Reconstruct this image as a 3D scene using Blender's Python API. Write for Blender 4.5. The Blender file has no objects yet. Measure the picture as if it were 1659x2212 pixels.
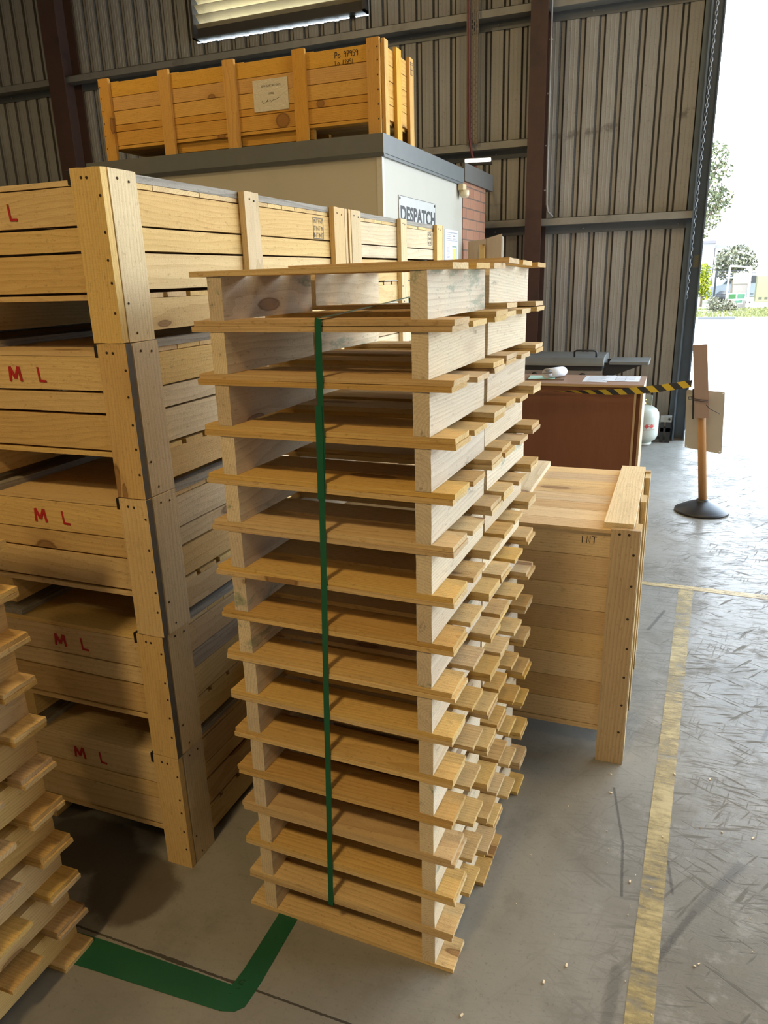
import bpy, bmesh, math, random
from mathutils import Vector, Matrix
PI = math.pi
rnd = random.Random(7)
sc = bpy.context.scene
COL = sc.collection

# ------------------------------------------------------------------ objects
def thing(name, label, cat, loc=(0, 0, 0), rz=0.0, group=None, rx=0.0):
    o = bpy.data.objects.new(name, None)
    o.empty_display_size = .05
    COL.objects.link(o)
    o.location = loc
    o.rotation_euler = (rx, 0, rz)
    o['label'] = label
    o['category'] = cat
    if group:
        o['group'] = group
    return o

def tag(o, label, cat, group=None):
    o['label'] = label
    o['category'] = cat
    if group:
        o['group'] = group
    return o

class MB:
    """collects shapes into one mesh"""
    def __init__(s):
        s.v = []; s.f = []; s.m = []; s.sm = []
    def add(s, vs, fs, m=0, smooth=False):
        n = len(s.v)
        s.v += [tuple(v) for v in vs]
        for f in fs:
            s.f.append(tuple(i + n for i in f)); s.m.append(m); s.sm.append(smooth)
        return s
    def box(s, x0, x1, y0, y1, z0, z1, m=0):
        vs = [(x, y, z) for x in (x0, x1) for y in (y0, y1) for z in (z0, z1)]
        fs = [(0, 1, 3, 2), (4, 6, 7, 5), (0, 4, 5, 1), (2, 3, 7, 6), (0, 2, 6, 4), (1, 5, 7, 3)]
        return s.add(vs, fs, m)
    def obox(s, c, ax, ay, az, m=0):
        """oriented box: centre + three half-axis vectors"""
        c = Vector(c); ax = Vector(ax); ay = Vector(ay); az = Vector(az)
        vs = [c + ax * i + ay * j + az * k for i in (-1, 1) for j in (-1, 1) for k in (-1, 1)]
        fs = [(0, 1, 3, 2), (4, 6, 7, 5), (0, 4, 5, 1), (2, 3, 7, 6), (0, 2, 6, 4), (1, 5, 7, 3)]
        return s.add(vs, fs, m)
    def plank(s, x0, x1, y0, y1, z0, z1, j=.0006, endj=.0015, bow=.0, m=0):
        """sawn board: subdivided box with wavering faces and ragged ends along its longest axis"""
        lo = (x0, y0, z0); hi = (x1, y1, z1)
        L = [hi[i] - lo[i] for i in range(3)]
        ax = max(range(3), key=lambda i: L[i])
        n = [1, 1, 1]
        for i in range(3):
            n[i] = max(2, min(12, int(L[i] / .09))) if i == ax else (max(1, min(5, int(L[i] / .02))) if L[i] > .03 else 1)
        ph = rnd.random() * 6.28; thin = min(range(3), key=lambda i: L[i])
        idx = {}; vs = []
        def vert(i, jj, k):
            key = (i, jj, k)
            if key in idx: return idx[key]
            t = (i / n[0], jj / n[1], k / n[2])
            p = [lo[a] + L[a] * t[a] for a in range(3)]
            for a in range(3):
                p[a] += rnd.uniform(-j, j)
            if t[ax] in (0.0, 1.0):
                p[ax] += rnd.uniform(-endj, endj)
            p[thin] += bow * math.sin(t[ax] * PI + ph * .2)
            idx[key] = len(vs); vs.append(p)
            return idx[key]
        fs = []
        for a in range(3):
            b, c = (a + 1) % 3, (a + 2) % 3
            for side in (0, n[a]):
                for p in range(n[b]):
                    for q in range(n[c]):
                        def V(pp, qq):
                            e = [0, 0, 0]; e[a] = side; e[b] = pp; e[c] = qq
                            return vert(*e)
                        f = (V(p, q), V(p + 1, q), V(p + 1, q + 1), V(p, q + 1))
                        fs.append(f if side else f[::-1])
        return s.add(vs, fs, m)
    def tube(s, pts, r, seg=10, m=0, smooth=True, closed=False, cap=True):
        pts = [Vector(p) for p in pts]
        rings = []; N = len(pts)
        up = None
        for i, p in enumerate(pts):
            if closed:
                d = pts[(i + 1) % N] - pts[i - 1]
            else:
                d = pts[min(i + 1, N - 1)] - pts[max(i - 1, 0)]
            d.normalize()
            if up is None:
                up = Vector((0, 0, 1)) if abs(d.z) < .9 else Vector((1, 0, 0))
            a = d.cross(up)
            if a.length < 1e-6:
                a = d.orthogonal()
            a.normalize(); b = a.cross(d).normalized()
            up = b
            rr = r[i] if isinstance(r, (list, tuple)) else r
            rings.append([p + a * math.cos(t) * rr + b * math.sin(t) * rr for t in [2 * PI * k / seg for k in range(seg)]])
        vs = [v for rg in rings for v in rg]; fs = []
        M = N if closed else N - 1
        for i in range(M):
            for k in range(seg):
                a0 = i * seg + k; a1 = i * seg + (k + 1) % seg
                b0 = ((i + 1) % N) * seg + k; b1 = ((i + 1) % N) * seg + (k + 1) % seg
                fs.append((a0, a1, b1, b0))
        if cap and not closed:
            fs.append(tuple(range(seg))[::-1]); fs.append(tuple(range((N - 1) * seg, N * seg)))
        return s.add(vs, fs, m, smooth)
    def lathe(s, prof, c=(0, 0, 0), seg=32, m=0, smooth=True, axis=None):
        """prof: list of (radius, height)"""
        c = Vector(c); vs = []; fs = []
        az = Vector(axis or (0, 0, 1)).normalized(); axx = az.orthogonal().normalized(); ay = az.cross(axx)
        if axis is None:
            axx, ay = Vector((1, 0, 0)), Vector((0, 1, 0))
        for r, h in prof:
            for k in range(seg):
                t = 2 * PI * k / seg
                vs.append(c + axx * r * math.cos(t) + ay * r * math.sin(t) + az * h)
        for i in range(len(prof) - 1):
            for k in range(seg):
                fs.append((i * seg + k, i * seg + (k + 1) % seg, (i + 1) * seg + (k + 1) % seg, (i + 1) * seg + k))
        fs.append(tuple(range(seg))[::-1]); n = (len(prof) - 1) * seg
        fs.append(tuple(range(n, n + seg)))
        return s.add(vs, fs, m, smooth)
    def prism(s, poly, y0, y1, m=0, plane='xz'):
        n = len(poly)
        def P(a, b, t):
            return {'xz': (a, t, b), 'xy': (a, b, t), 'yz': (t, a, b)}[plane]
        vs = [P(a, b, y0) for a, b in poly] + [P(a, b, y1) for a, b in poly]
        fs = [tuple(range(n))[::-1], tuple(range(n, 2 * n))]
        fs += [(i, (i + 1) % n, (i + 1) % n + n, i + n) for i in range(n)]
        return s.add(vs, fs, m)
    def ribbon(s, pts, w, nrm, t=.0006, m=0):
        """flat stroke along pts, width w, facing nrm; each later stroke lies a hair above the last"""
        s.k = getattr(s, 'k', 0) + 1
        nrm = Vector(nrm).normalized(); pts = [Vector(p) + nrm * .00008 * (s.k - 1) for p in pts]
        vs = []; fs = []
        for i, p in enumerate(pts):
            d = (pts[min(i + 1, len(pts) - 1)] - pts[max(i - 1, 0)]).normalized()
            sd = nrm.cross(d).normalized() * w * .5
            vs += [p + sd, p - sd, p - sd + nrm * t, p + sd + nrm * t]
        for i in range(len(pts) - 1):
            a = i * 4; b = a + 4
            for k in range(4):
                fs.append((a + k, a + (k + 1) % 4, b + (k + 1) % 4, b + k))
        fs.append((0, 1, 2, 3)); e = len(vs) - 4; fs.append((e + 3, e + 2, e + 1, e))
        return s.add(vs, fs, m)
    def build(s, name, mats, parent=None, loc=None, bevel=0):
        me = bpy.data.meshes.new(name)
        me.from_pydata(s.v, [], s.f)
        if not isinstance(mats, (list, tuple)): mats = [mats]
        for m in mats: me.materials.append(m)
        me.polygons.foreach_set('material_index', s.m)
        me.polygons.foreach_set('use_smooth', s.sm)
        bm = bmesh.new(); bm.from_mesh(me)
        bmesh.ops.recalc_face_normals(bm, faces=bm.faces)
        bm.to_mesh(me); bm.free(); me.update()
        o = bpy.data.objects.new(name, me); COL.objects.link(o)
        if parent: o.parent = parent
        if loc: o.location = loc
        if bevel:
            md = o.modifiers.new('Bevel', 'BEVEL'); md.width = bevel; md.segments = 2; md.limit_method = 'ANGLE'
        return o

def copy_tree(o, parent=None):
    c = o.copy(); COL.objects.link(c)
    if parent: c.parent = parent
    for ch in list(o.children):
        copy_tree(ch, c)
    return c

def struct(name, mb, m, **k):
    o = mb.build(name, m, **k); o['kind'] = 'structure'; return o

def text_mesh(body, size, name, mat, parent, origin, right, up, sx=1.0, align='LEFT', ext=.0006, bold=0.0):
    cu = bpy.data.curves.new(name, 'FONT'); cu.body = body; cu.size = size; cu.extrude = ext
    cu.align_x = align; cu.offset = bold
    t = bpy.data.objects.new(name, cu)
    dg = bpy.context.evaluated_depsgraph_get()
    COL.objects.link(t); dg.update()
    me = bpy.data.meshes.new_from_object(t.evaluated_get(dg))
    COL.objects.unlink(t); bpy.data.objects.remove(t)
    R = Vector(right).normalized(); U = Vector(up).normalized(); N = R.cross(U)
    for v in me.vertices:
        x, y, z = v.co
        v.co = Vector(origin) + R * x * sx + U * y + N * z
    me.materials.clear(); me.materials.append(mat)
    o = bpy.data.objects.new(name, me); COL.objects.link(o)
    if parent: o.parent = parent
    return o

# ------------------------------------------------------------------ materials
class NT:
    def __init__(s, name):
        s.mat = bpy.data.materials.new(name); s.mat.use_nodes = True
        s.t = s.mat.node_tree; s.t.nodes.clear()
        s.out = s.t.nodes.new('ShaderNodeOutputMaterial')
    def n(s, typ, **kw):
        nd = s.t.nodes.new('ShaderNode' + typ)
        for k, v in kw.items():
            if k.startswith('i_'):
                key = k[2:].replace('_', ' ')
                s.set(nd.inputs[key], v)
            else: setattr(nd, k, v)
        return nd
    def set(s, inp, v):
        if hasattr(v, 'links') or isinstance(v, bpy.types.NodeSocket): s.t.links.new(v, inp)
        else: inp.default_value = v
    def math(s, op, a, b=0.0, c=None, clamp=False):
        nd = s.t.nodes.new('ShaderNodeMath'); nd.operation = op; nd.use_clamp = clamp
        s.set(nd.inputs[0], a); s.set(nd.inputs[1], b)
        if c is not None: s.set(nd.inputs[2], c)
        return nd.outputs[0]
    def mix(s, f, a, b, typ='MIX'):
        nd = s.t.nodes.new('ShaderNodeMix'); nd.data_type = 'RGBA'; nd.blend_type = typ
        s.set(nd.inputs['Factor'], f)
        ai = [i for i in nd.inputs if i.name == 'A' and i.type == 'RGBA'][0]
        bi = [i for i in nd.inputs if i.name == 'B' and i.type == 'RGBA'][0]
        s.set(ai, a); s.set(bi, b)
        return [o for o in nd.outputs if o.type == 'RGBA'][0]
    def ramp(s, f, lo, hi):
        nd = s.t.nodes.new('ShaderNodeMapRange'); nd.interpolation_type = 'SMOOTHSTEP'
        s.set(nd.inputs['Value'], f); nd.inputs['From Min'].default_value = lo; nd.inputs['From Max'].default_value = hi
        return nd.outputs['Result']
    def sep(s, v):
        nd = s.t.nodes.new('ShaderNodeSeparateXYZ'); s.set(nd.inputs[0], v); return nd.outputs
    def comb(s, x, y, z):
        nd = s.t.nodes.new('ShaderNodeCombineXYZ')
        for i, a in enumerate((x, y, z)): s.set(nd.inputs[i], a)
        return nd.outputs[0]
    def noise(s, vec, scale, detail=2.0, rough=.5, dist=0.0):
        nd = s.t.nodes.new('ShaderNodeTexNoise'); s.set(nd.inputs['Vector'], vec)
        nd.inputs['Scale'].default_value = scale; nd.inputs['Detail'].default_value = detail
        nd.inputs['Roughness'].default_value = rough; nd.inputs['Distortion'].default_value = dist
        return nd.outputs['Fac']
    def bsdf(s, color, rough=.6, metal=0.0, bump=None, bstr=.2, bdist=.002, spec=.5, **kw):
        b = s.t.nodes.new('ShaderNodeBsdfPrincipled')
        s.set(b.inputs['Base Color'], color if not isinstance(color, tuple) or len(color) == 4 else (*color, 1))
        s.set(b.inputs['Roughness'], rough); s.set(b.inputs['Metallic'], metal)
        b.inputs['Specular IOR Level'].default_value = spec
        if bump is not None:
            bp = s.t.nodes.new('ShaderNodeBump'); bp.inputs['Strength'].default_value = bstr
            bp.inputs['Distance'].default_value = bdist; s.set(bp.inputs['Height'], bump)
            s.t.links.new(bp.outputs[0], b.inputs['Normal'])
        for k, v in kw.items(): s.set(b.inputs[k.replace('_', ' ')], v)
        s.t.links.new(b.outputs[0], s.out.inputs[0])
        return b

_mc = {}
TONES = {  # sapwood, latewood, extra greying, share of knots, board-to-board spread, stains
    'pallet': ((.64, .425, .170), (.47, .285, .095), .10, .50, .26, .25),
    'bearer': ((.70, .585, .42), (.52, .40, .26), .25, .35, .22, 1.0),
    'crate':  ((.69, .49, .225), (.55, .355, .145), .06, .55, .18, .10),
    'saw':    ((.70, .56, .36), (.53, .40, .22), .30, .40, .24, .45),
    'grey':   ((.36, .33, .28), (.20, .18, .15), .8, .2, .2, .6),
    'weather': ((.50, .42, .32), (.33, .26, .19), .75, .45, .2, .9),
    'orange': ((.62, .345, .080), (.46, .225, .042), .06, .70, .12, .15),
    'int':    ((.67, .47, .245), (.54, .35, .16), .25, .40, .22, .25),
    'post':   ((.58, .42, .22), (.42, .285, .135), .40, .20, .2, .3),
}
def wood(tone, axis):
    key = (tone, axis)
    if key in _mc: return _mc[key]
    light, dark, grey, kn, spread, stain = TONES[tone]
    N = NT('wood_%s_%s' % (tone, 'xyz'[axis]))
    co = N.sep(N.n('TexCoord').outputs['Object'])
    L, P, Q = co[axis], co[(axis + 1) % 3], co[(axis + 2) % 3]
    r = N.math('ADD', N.math('MULTIPLY', N.n('ObjectInfo').outputs['Random'], 91.7),
               N.math('MULTIPLY', N.n('NewGeometry').outputs['Random Per Island'], 53.3))
    wn = N.t.nodes.new('ShaderNodeTexWhiteNoise'); wn.noise_dimensions = '1D'; N.set(wn.inputs['W'], r)
    rc = N.sep(wn.outputs['Color'])
    L = N.math('ADD', L, N.math('MULTIPLY', wn.outputs['Value'], 40.0))
    P2 = N.math('ADD', P, N.math('MULTIPLY', rc[0], 9.0)); Q2 = N.math('ADD', Q, N.math('MULTIPLY', rc[1], 9.0))
    warp = N.noise(N.comb(N.math('MULTIPLY', L, 1.3), N.math('MULTIPLY', P2, 7.0), N.math('MULTIPLY', Q2, 7.0)), 1.0, 3.0)
    # growth rings round a pith that wanders along the board
    pc = N.math('ADD', P, N.math('ADD', N.math('MULTIPLY', N.math('SUBTRACT', rc[0], .5), .16),
                N.math('MULTIPLY', N.math('SINE', N.math('MULTIPLY', L, 1.7)), .018)))
    qc = N.math('ADD', Q, N.math('ADD', .03, N.math('MULTIPLY', rc[1], .10)))
    rad = N.math('SQRT', N.math('ADD', N.math('MULTIPLY', pc, pc), N.math('MULTIPLY', qc, qc)))
    rad = N.math('ADD', rad, N.math('MULTIPLY', warp, .035))
    ring = N.math('FRACT', N.math('MULTIPLY', rad, N.math('ADD', 105.0, N.math('MULTIPLY', rc[2], 70.0))))
    ring = N.math('POWER', ring, 2.2)
    fib = N.noise(N.comb(N.math('MULTIPLY', L, 7.0), N.math('MULTIPLY', P2, 230.0), N.math('MULTIPLY', Q2, 230.0)), 1.0, 3.0, .6)
    blotch = N.noise(N.comb(N.math('MULTIPLY', L, 2.2), N.math('MULTIPLY', P2, 9.0), N.math('MULTIPLY', Q2, 9.0)), 1.0, 4.0)
    f = N.math('ADD', N.math('MULTIPLY', ring, .62), N.math('MULTIPLY', N.math('SUBTRACT', fib, .42), 1.15), clamp=True)
    col = N.mix(f, (*light, 1), (*dark, 1))
    # board to board difference
    val = N.math('ADD', 1.0 - spread * .6, N.math('MULTIPLY', wn.outputs['Value'], spread))
    hs = N.n('HueSaturation'); N.set(hs.inputs['Value'], val); N.set(hs.inputs['Color'], col)
    N.set(hs.inputs['Saturation'], N.math('ADD', 1.0 - spread * .8, N.math('MULTIPLY', rc[2], spread * 1.2)))
    N.set(hs.inputs['Hue'], N.math('ADD', .497, N.math('MULTIPLY', rc[0], .010)))
    col = hs.outputs[0]
    g = N.math('MULTIPLY', N.ramp(blotch, .52, .78), grey)
    col = N.mix(g, col, (.22, .20, .17, 1))
    # handling marks: dark scuffs, mildew specks, smears of green paint on a few pieces
    sm = N.noise(N.comb(N.math('MULTIPLY', L, 9.0), N.math('MULTIPLY', P2, 26.0), N.math('MULTIPLY', Q2, 26.0)), 1.0, 5.0, .7)
    col = N.mix(N.math('MULTIPLY', N.ramp(sm, .60, .74), .55 * stain + .12), col, (.13, .10, .07, 1))
    sp = N.noise(N.comb(N.math('MULTIPLY', L, 60.0), N.math('MULTIPLY', P2, 150.0), N.math('MULTIPLY', Q2, 150.0)), 1.0, 3.0, .6)
    col = N.mix(N.math('MULTIPLY', N.ramp(sp, .58, .72), .42), col, (dark[0] * .55, dark[1] * .5, dark[2] * .5, 1))
    if tone == 'bearer':
        gr = N.math('MULTIPLY', N.ramp(N.math('ADD', N.math('MULTIPLY', sm, .6), N.math('MULTIPLY', blotch, .4)), .535, .60), N.math('GREATER_THAN', rc[1], .70))
        col = N.mix(N.math('MULTIPLY', gr, .42), col, (.08, .20, .14, 1))
    # knots
    vo = N.t.nodes.new('ShaderNodeTexVoronoi'); vo.feature = 'F1'
    N.set(vo.inputs['Vector'], N.comb(N.math('MULTIPLY', L, 2.6), N.math('MULTIPLY', P2, 8.5), N.math('MULTIPLY', Q2, 3.0)))
    vo.inputs['Scale'].default_value = 1.0
    kc = N.sep(vo.outputs['Color'])
    on = N.math('LESS_THAN', kc[0], min(.95, kn * 1.7))
    d = N.math('ADD', vo.outputs['Distance'], N.math('MULTIPLY', N.math('SUBTRACT', fib, .5), .03))
    size = N.math('ADD', .065, N.math('MULTIPLY', kc[1], .11))
    q = N.math('DIVIDE', d, size)
    halo = N.math('MULTIPLY', N.math('SUBTRACT', 1.0, N.ramp(q, .8, 2.3)), on)
    core = N.math('MULTIPLY', N.math('SUBTRACT', 1.0, N.ramp(q, .80, 1.05)), on)
    rim = N.math('MULTIPLY', N.math('MULTIPLY', N.ramp(q, .72, .92), core), 1.0)
    col = N.mix(N.math('MULTIPLY', halo, .38), col, (dark[0] * .72, dark[1] * .62, dark[2] * .6, 1))
    col = N.mix(N.math('MULTIPLY', core, .66), col, (.20, .095, .035, 1))
    col = N.mix(N.math('MULTIPLY', rim, .6), col, (.05, .025, .012, 1))
    # saw marks across the grain and fuzz
    saw = N.noise(N.comb(N.math('MULTIPLY', L, 330.0), N.math('MULTIPLY', P2, 30.0), N.math('MULTIPLY', Q2, 30.0)), 1.0, 2.0)
    fuzz = N.noise(N.comb(N.math('MULTIPLY', L, 260.0), N.math('MULTIPLY', P2, 420.0), N.math('MULTIPLY', Q2, 420.0)), 1.0, 2.0)
    h = N.math('ADD', N.math('ADD', N.math('MULTIPLY', fib, .5), N.math('MULTIPLY', saw, .35)), N.math('MULTIPLY', fuzz, .45))
    N.bsdf(col, .80, bump=h, bstr=.55, bdist=.0026, spec=.22)
    _mc[key] = N.mat
    return N.mat

def plain(name, col, rough=.5, metal=0.0, var=.08, scale=12.0, bstr=.05, spec=.5, dirt=None, dirtamt=.4, dscale=3.0, **kw):
    if name in _mc: return _mc[name]
    N = NT(name)
    co = N.n('TexCoord').outputs['Object']
    n1 = N.noise(co, scale, 4.0)
    c = N.mix(n1, (*[x * (1 - var) for x in col], 1), (*[min(1, x * (1 + var)) for x in col], 1))
    if dirt:
        n2 = N.noise(co, dscale, 6.0, .65)
        c = N.mix(N.math('MULTIPLY', N.ramp(n2, .5, .72), dirtamt), c, (*dirt, 1))
    N.bsdf(c, rough, metal, bump=n1, bstr=bstr, spec=spec, **kw)
    _mc[name] = N.mat
    return N.mat

NAIL = plain('nail_rust', (.045, .030, .022), .6, .4)
BLACKP = plain('black_plastic', (.012, .012, .013), .4)
STENCIL = plain('red_stencil_paint', (.42, .012, .014), .7, var=.2, scale=60)
MARKER = plain('marker_ink', (.030, .018, .012), .7)
INK = plain('sign_ink', (.030, .030, .032), .6)
STEELG = plain('galvanised_girt', (.33, .33, .31), .5, .35, var=.15, dirt=(.10, .08, .06), dirtamt=.5)
STEELD = plain('galvanised_dark', (.15, .165, .18), .45, .4, var=.15)  # darker, bluer steel tone for the outer flange of the girts
REDOX = plain('red_oxide_steel', (.080, .040, .030), .55, .0, var=.2, dirt=(.035, .022, .02), dirtamt=.6, dscale=2.0)
JAMB = plain('door_jamb_steel', (.12, .165, .22), .42, .2, var=.15, dirt=(.05, .05, .05))  # blue lens haze mixed into the steel colour
WHITEP = plain('white_paint', (.74, .73, .70), .5)
PAPER = plain('paper', (.62, .63, .66), .7, var=.02)

# corrugated cladding: cream inside face with streaks of dirt
def mat_cladding():
    N = NT('cladding')
    co = N.n('TexCoord').outputs['Object']; s = N.sep(co)
    fine = N.noise(co, 75.0, 4.0, .7)
    streak = N.noise(N.comb(N.math('MULTIPLY', s[0], 30.0), 0.0, N.math('MULTIPLY', s[2], .9)), 1.0, 4.0, .6)
    blot = N.noise(co, 1.3, 5.0, .6)
    c = N.mix(N.ramp(blot, .3, .75), (.43, .432, .42, 1), (.355, .352, .335, 1))
    c = N.mix(N.math('MULTIPLY', N.ramp(streak, .52, .75), .14), c, (.20, .18, .14, 1))
    c = N.mix(N.math('MULTIPLY', N.ramp(fine, .60, .68), .55), c, (.14, .11, .08, 1))
    # darker bands down both sides of every rib
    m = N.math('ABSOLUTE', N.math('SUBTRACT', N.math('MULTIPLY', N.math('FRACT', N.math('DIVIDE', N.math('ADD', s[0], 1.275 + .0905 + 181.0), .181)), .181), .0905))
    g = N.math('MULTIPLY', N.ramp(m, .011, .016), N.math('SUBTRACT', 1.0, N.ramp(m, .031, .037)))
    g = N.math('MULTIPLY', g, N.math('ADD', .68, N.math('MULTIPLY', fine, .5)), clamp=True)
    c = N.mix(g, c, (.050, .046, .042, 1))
    zc = N.math('ABSOLUTE', N.math('SUBTRACT', s[2], N.math('ADD', 3.07, N.math('MULTIPLY', s[0], .09))))
    sm = N.math('MULTIPLY', N.math('SUBTRACT', 1.0, N.ramp(zc, .01, .06)), N.ramp(N.noise(co, 9.0, 4.0, .6), .46, .62))
    c = N.mix(N.math('MULTIPLY', sm, N.math('MULTIPLY', .6, N.math('GREATER_THAN', s[0], -1.35))), c, (.08, .075, .07, 1))
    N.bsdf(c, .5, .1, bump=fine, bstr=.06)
    return N.mat
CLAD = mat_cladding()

def mat_floor():
    N = NT('concrete_floor')
    co = N.n('TexCoord').outputs['Object']; s = N.sep(co)
    big = N.noise(co, .9, 5.0, .6); mid = N.noise(co, 5.0, 6.0, .65); fine = N.noise(co, 90.0, 3.0, .7)
    c = N.mix(N.ramp(big, .30, .72), (.275, .266, .243, 1), (.185, .175, .150, 1))
    c = N.mix(N.math('MULTIPLY', N.ramp(mid, .5, .75), .5), c, (.135, .126, .106, 1))
    c = N.mix(N.math('MULTIPLY', N.ramp(fine, .55, .75), .35), c, (.075, .07, .06, 1))
    # dark brown patch between the stacks
    def blob(x, y, rx, ry):
        dx = N.math('DIVIDE', N.math('SUBTRACT', s[0], x), rx); dy = N.math('DIVIDE', N.math('SUBTRACT', s[1], y), ry)
        d = N.math('SQRT', N.math('ADD', N.math('MULTIPLY', dx, dx), N.math('MULTIPLY', dy, dy)))
        return N.math('SUBTRACT', 1.0, N.ramp(N.math('ADD', d, N.math('MULTIPLY', N.math('SUBTRACT', mid, .5), 1.0)), .75, 1.0))
    st = N.math('MAXIMUM', blob(-1.36, 1.33, .16, .15), blob(-1.62, 1.42, .22, .13))
    c = N.mix(N.math('MULTIPLY', st, .72), c, (.055, .038, .022, 1))
    # tyre scuffs and scratches: stretched noise turned several ways
    def scratch(ang, k, lo, hi, seed, sc2=1.0):
        ca, sa = math.cos(ang), math.sin(ang)
        u = N.math('ADD', N.math('MULTIPLY', s[0], ca), N.math('MULTIPLY', s[1], sa))
        v = N.math('SUBTRACT', N.math('MULTIPLY', s[1], ca), N.math('MULTIPLY', s[0], sa))
        return N.ramp(N.noise(N.comb(N.math('MULTIPLY', u, 2.2 * sc2), N.math('MULTIPLY', v, k), seed), 1.0, 3.0, .6), lo, hi)
    s1 = scratch(.25, 55, .57, .66, 3.1, 2.5); s2 = scratch(1.0, 40, .60, .68, 7.7, 2.0); s3 = scratch(-.55, 60, .60, .67, 1.2, 2.5); s4 = scratch(.6, 14, .66, .70, 9.2, 1.2)
    s5 = scratch(.08, 120, .56, .64, 5.5, 4.0); s6 = scratch(1.35, 90, .58, .66, 2.9, 3.0); s7 = scratch(-.15, 90, .55, .64, 8.4, 3.0)
    scr = N.math('MAXIMUM', N.math('MAXIMUM', s1, s2), N.math('MAXIMUM', s3, s4))
    patchy = N.ramp(N.noise(co, 2.4, 4.0, .6), .42, .62)
    scr2 = N.math('MULTIPLY', N.math('MAXIMUM', N.math('MAXIMUM', s5, s6), s7), N.math('ADD', .25, N.math('MULTIPLY', patchy, .75)))
    area = N.math('MULTIPLY', N.ramp(N.math('ADD', s[0], N.math('MULTIPLY', N.math('SUBTRACT', big, .5), .8)), -.30, .30), N.ramp(s[1], .3, 1.2))
    scr = N.math('MULTIPLY', N.math('MAXIMUM', scr, scr2), N.math('ADD', .12, N.math('MULTIPLY', area, .88)))
    # bare brownish places where the sealer has gone, and tyre marks
    bare = N.math('MULTIPLY', N.ramp(N.noise(co, 3.6, 6.0, .7), .50, .64), area)
    c = N.mix(N.math('MULTIPLY', bare, .45), c, (.165, .150, .125, 1))
    pale = N.math('MULTIPLY', N.ramp(N.noise(co, 8.0, 5.0, .7), .52, .66), area)
    c = N.mix(N.math('MULTIPLY', pale, .40), c, (.40, .40, .385, 1))
    c = N.mix(N.math('MULTIPLY', scr, .62), c, (.095, .087, .074, 1))
    def mark(x0, y0, x1, y1, w, amt):
        dx, dy = x1 - x0, y1 - y0; L = math.hypot(dx, dy); dx /= L; dy /= L
        px = N.math('SUBTRACT', s[0], x0); py = N.math('SUBTRACT', s[1], y0)
        t = N.math('ADD', N.math('MULTIPLY', px, dx), N.math('MULTIPLY', py, dy))
        t = N.math('MINIMUM', N.math('MAXIMUM', t, 0.0), L)
        ex = N.math('SUBTRACT', px, N.math('MULTIPLY', t, dx)); ey = N.math('SUBTRACT', py, N.math('MULTIPLY', t, dy))
        d = N.math('SQRT', N.math('ADD', N.math('MULTIPLY', ex, ex), N.math('MULTIPLY', ey, ey)))
        d = N.math('ADD', d, N.math('MULTIPLY', N.math('SUBTRACT', fine, .5), w * 1.2))
        return N.math('MULTIPLY', N.math('SUBTRACT', 1.0, N.ramp(d, w * .3, w)), amt)
    mk = N.math('MAXIMUM', mark(-.077, 2.237, -.03, 1.983, .006, .6), mark(-.03, 1.983, -.018, 1.769, .006, .6))
    mk = N.math('MAXIMUM', mk, N.math('MAXIMUM', mark(.302, 2.001, .173, 1.778, .022, .35), mark(.173, 1.778, .068, 1.558, .014, .5)))
    mk = N.math('MAXIMUM', mk, N.math('MAXIMUM', mark(-.010, 1.52, -.03, 1.30, .022, .38), mark(.102, 1.949, .116, 1.825, .006, .5)))
    for a_ in ((.55, 3.72, .66, 3.92), (.62, 3.1, .80, 3.45), (.34, 3.55, .42, 3.62), (.9, 3.3, .93, 3.62), (.42, 2.7, .50, 2.95), (.30, 4.3, .55, 4.75), (1.0, 4.2, 1.15, 4.45), (-.02, 3.5, .05, 3.75)):
        mk = N.math('MAXIMUM', mk, mark(*a_, .011, .55))
    c = N.mix(mk, c, (.040, .036, .033, 1))
    # saw-cut joint with crumbled edge
    jw = N.math('ADD', .003, N.math('MULTIPLY', N.ramp(mid, .45, .75), .006))
    jy = N.math('ABSOLUTE', N.math('SUBTRACT', N.math('ADD', s[1], N.math('MULTIPLY', N.math('SUBTRACT', fine, .5), .006)), 1.160))
    jo = N.math('LESS_THAN', jy, jw)
    c = N.mix(N.math('MULTIPLY', jo, .85), c, (.035, .03, .024, 1))
    seal = N.math('MULTIPLY', area, N.math('SUBTRACT', 1.0, N.math('MAXIMUM', scr, N.math('MULTIPLY', bare, .7))))
    ro = N.math('ADD', .66, N.math('MULTIPLY', seal, -.42))
    ro = N.math('ADD', ro, N.math('MULTIPLY', N.math('SUBTRACT', mid, .5), .25), clamp=True)
    ro = N.math('MAXIMUM', ro, .14)
    h = N.math('SUBTRACT', N.math('ADD', N.math('MULTIPLY', fine, .3), N.math('MULTIPLY', mid, .4)), N.math('ADD', N.math('MULTIPLY', jo, 1.5), N.math('MULTIPLY', scr, .25)))
    N.bsdf(c, ro, bump=h, bstr=.16, bdist=.004, spec=.12)
    return N.mat
FLOOR = mat_floor()

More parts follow.
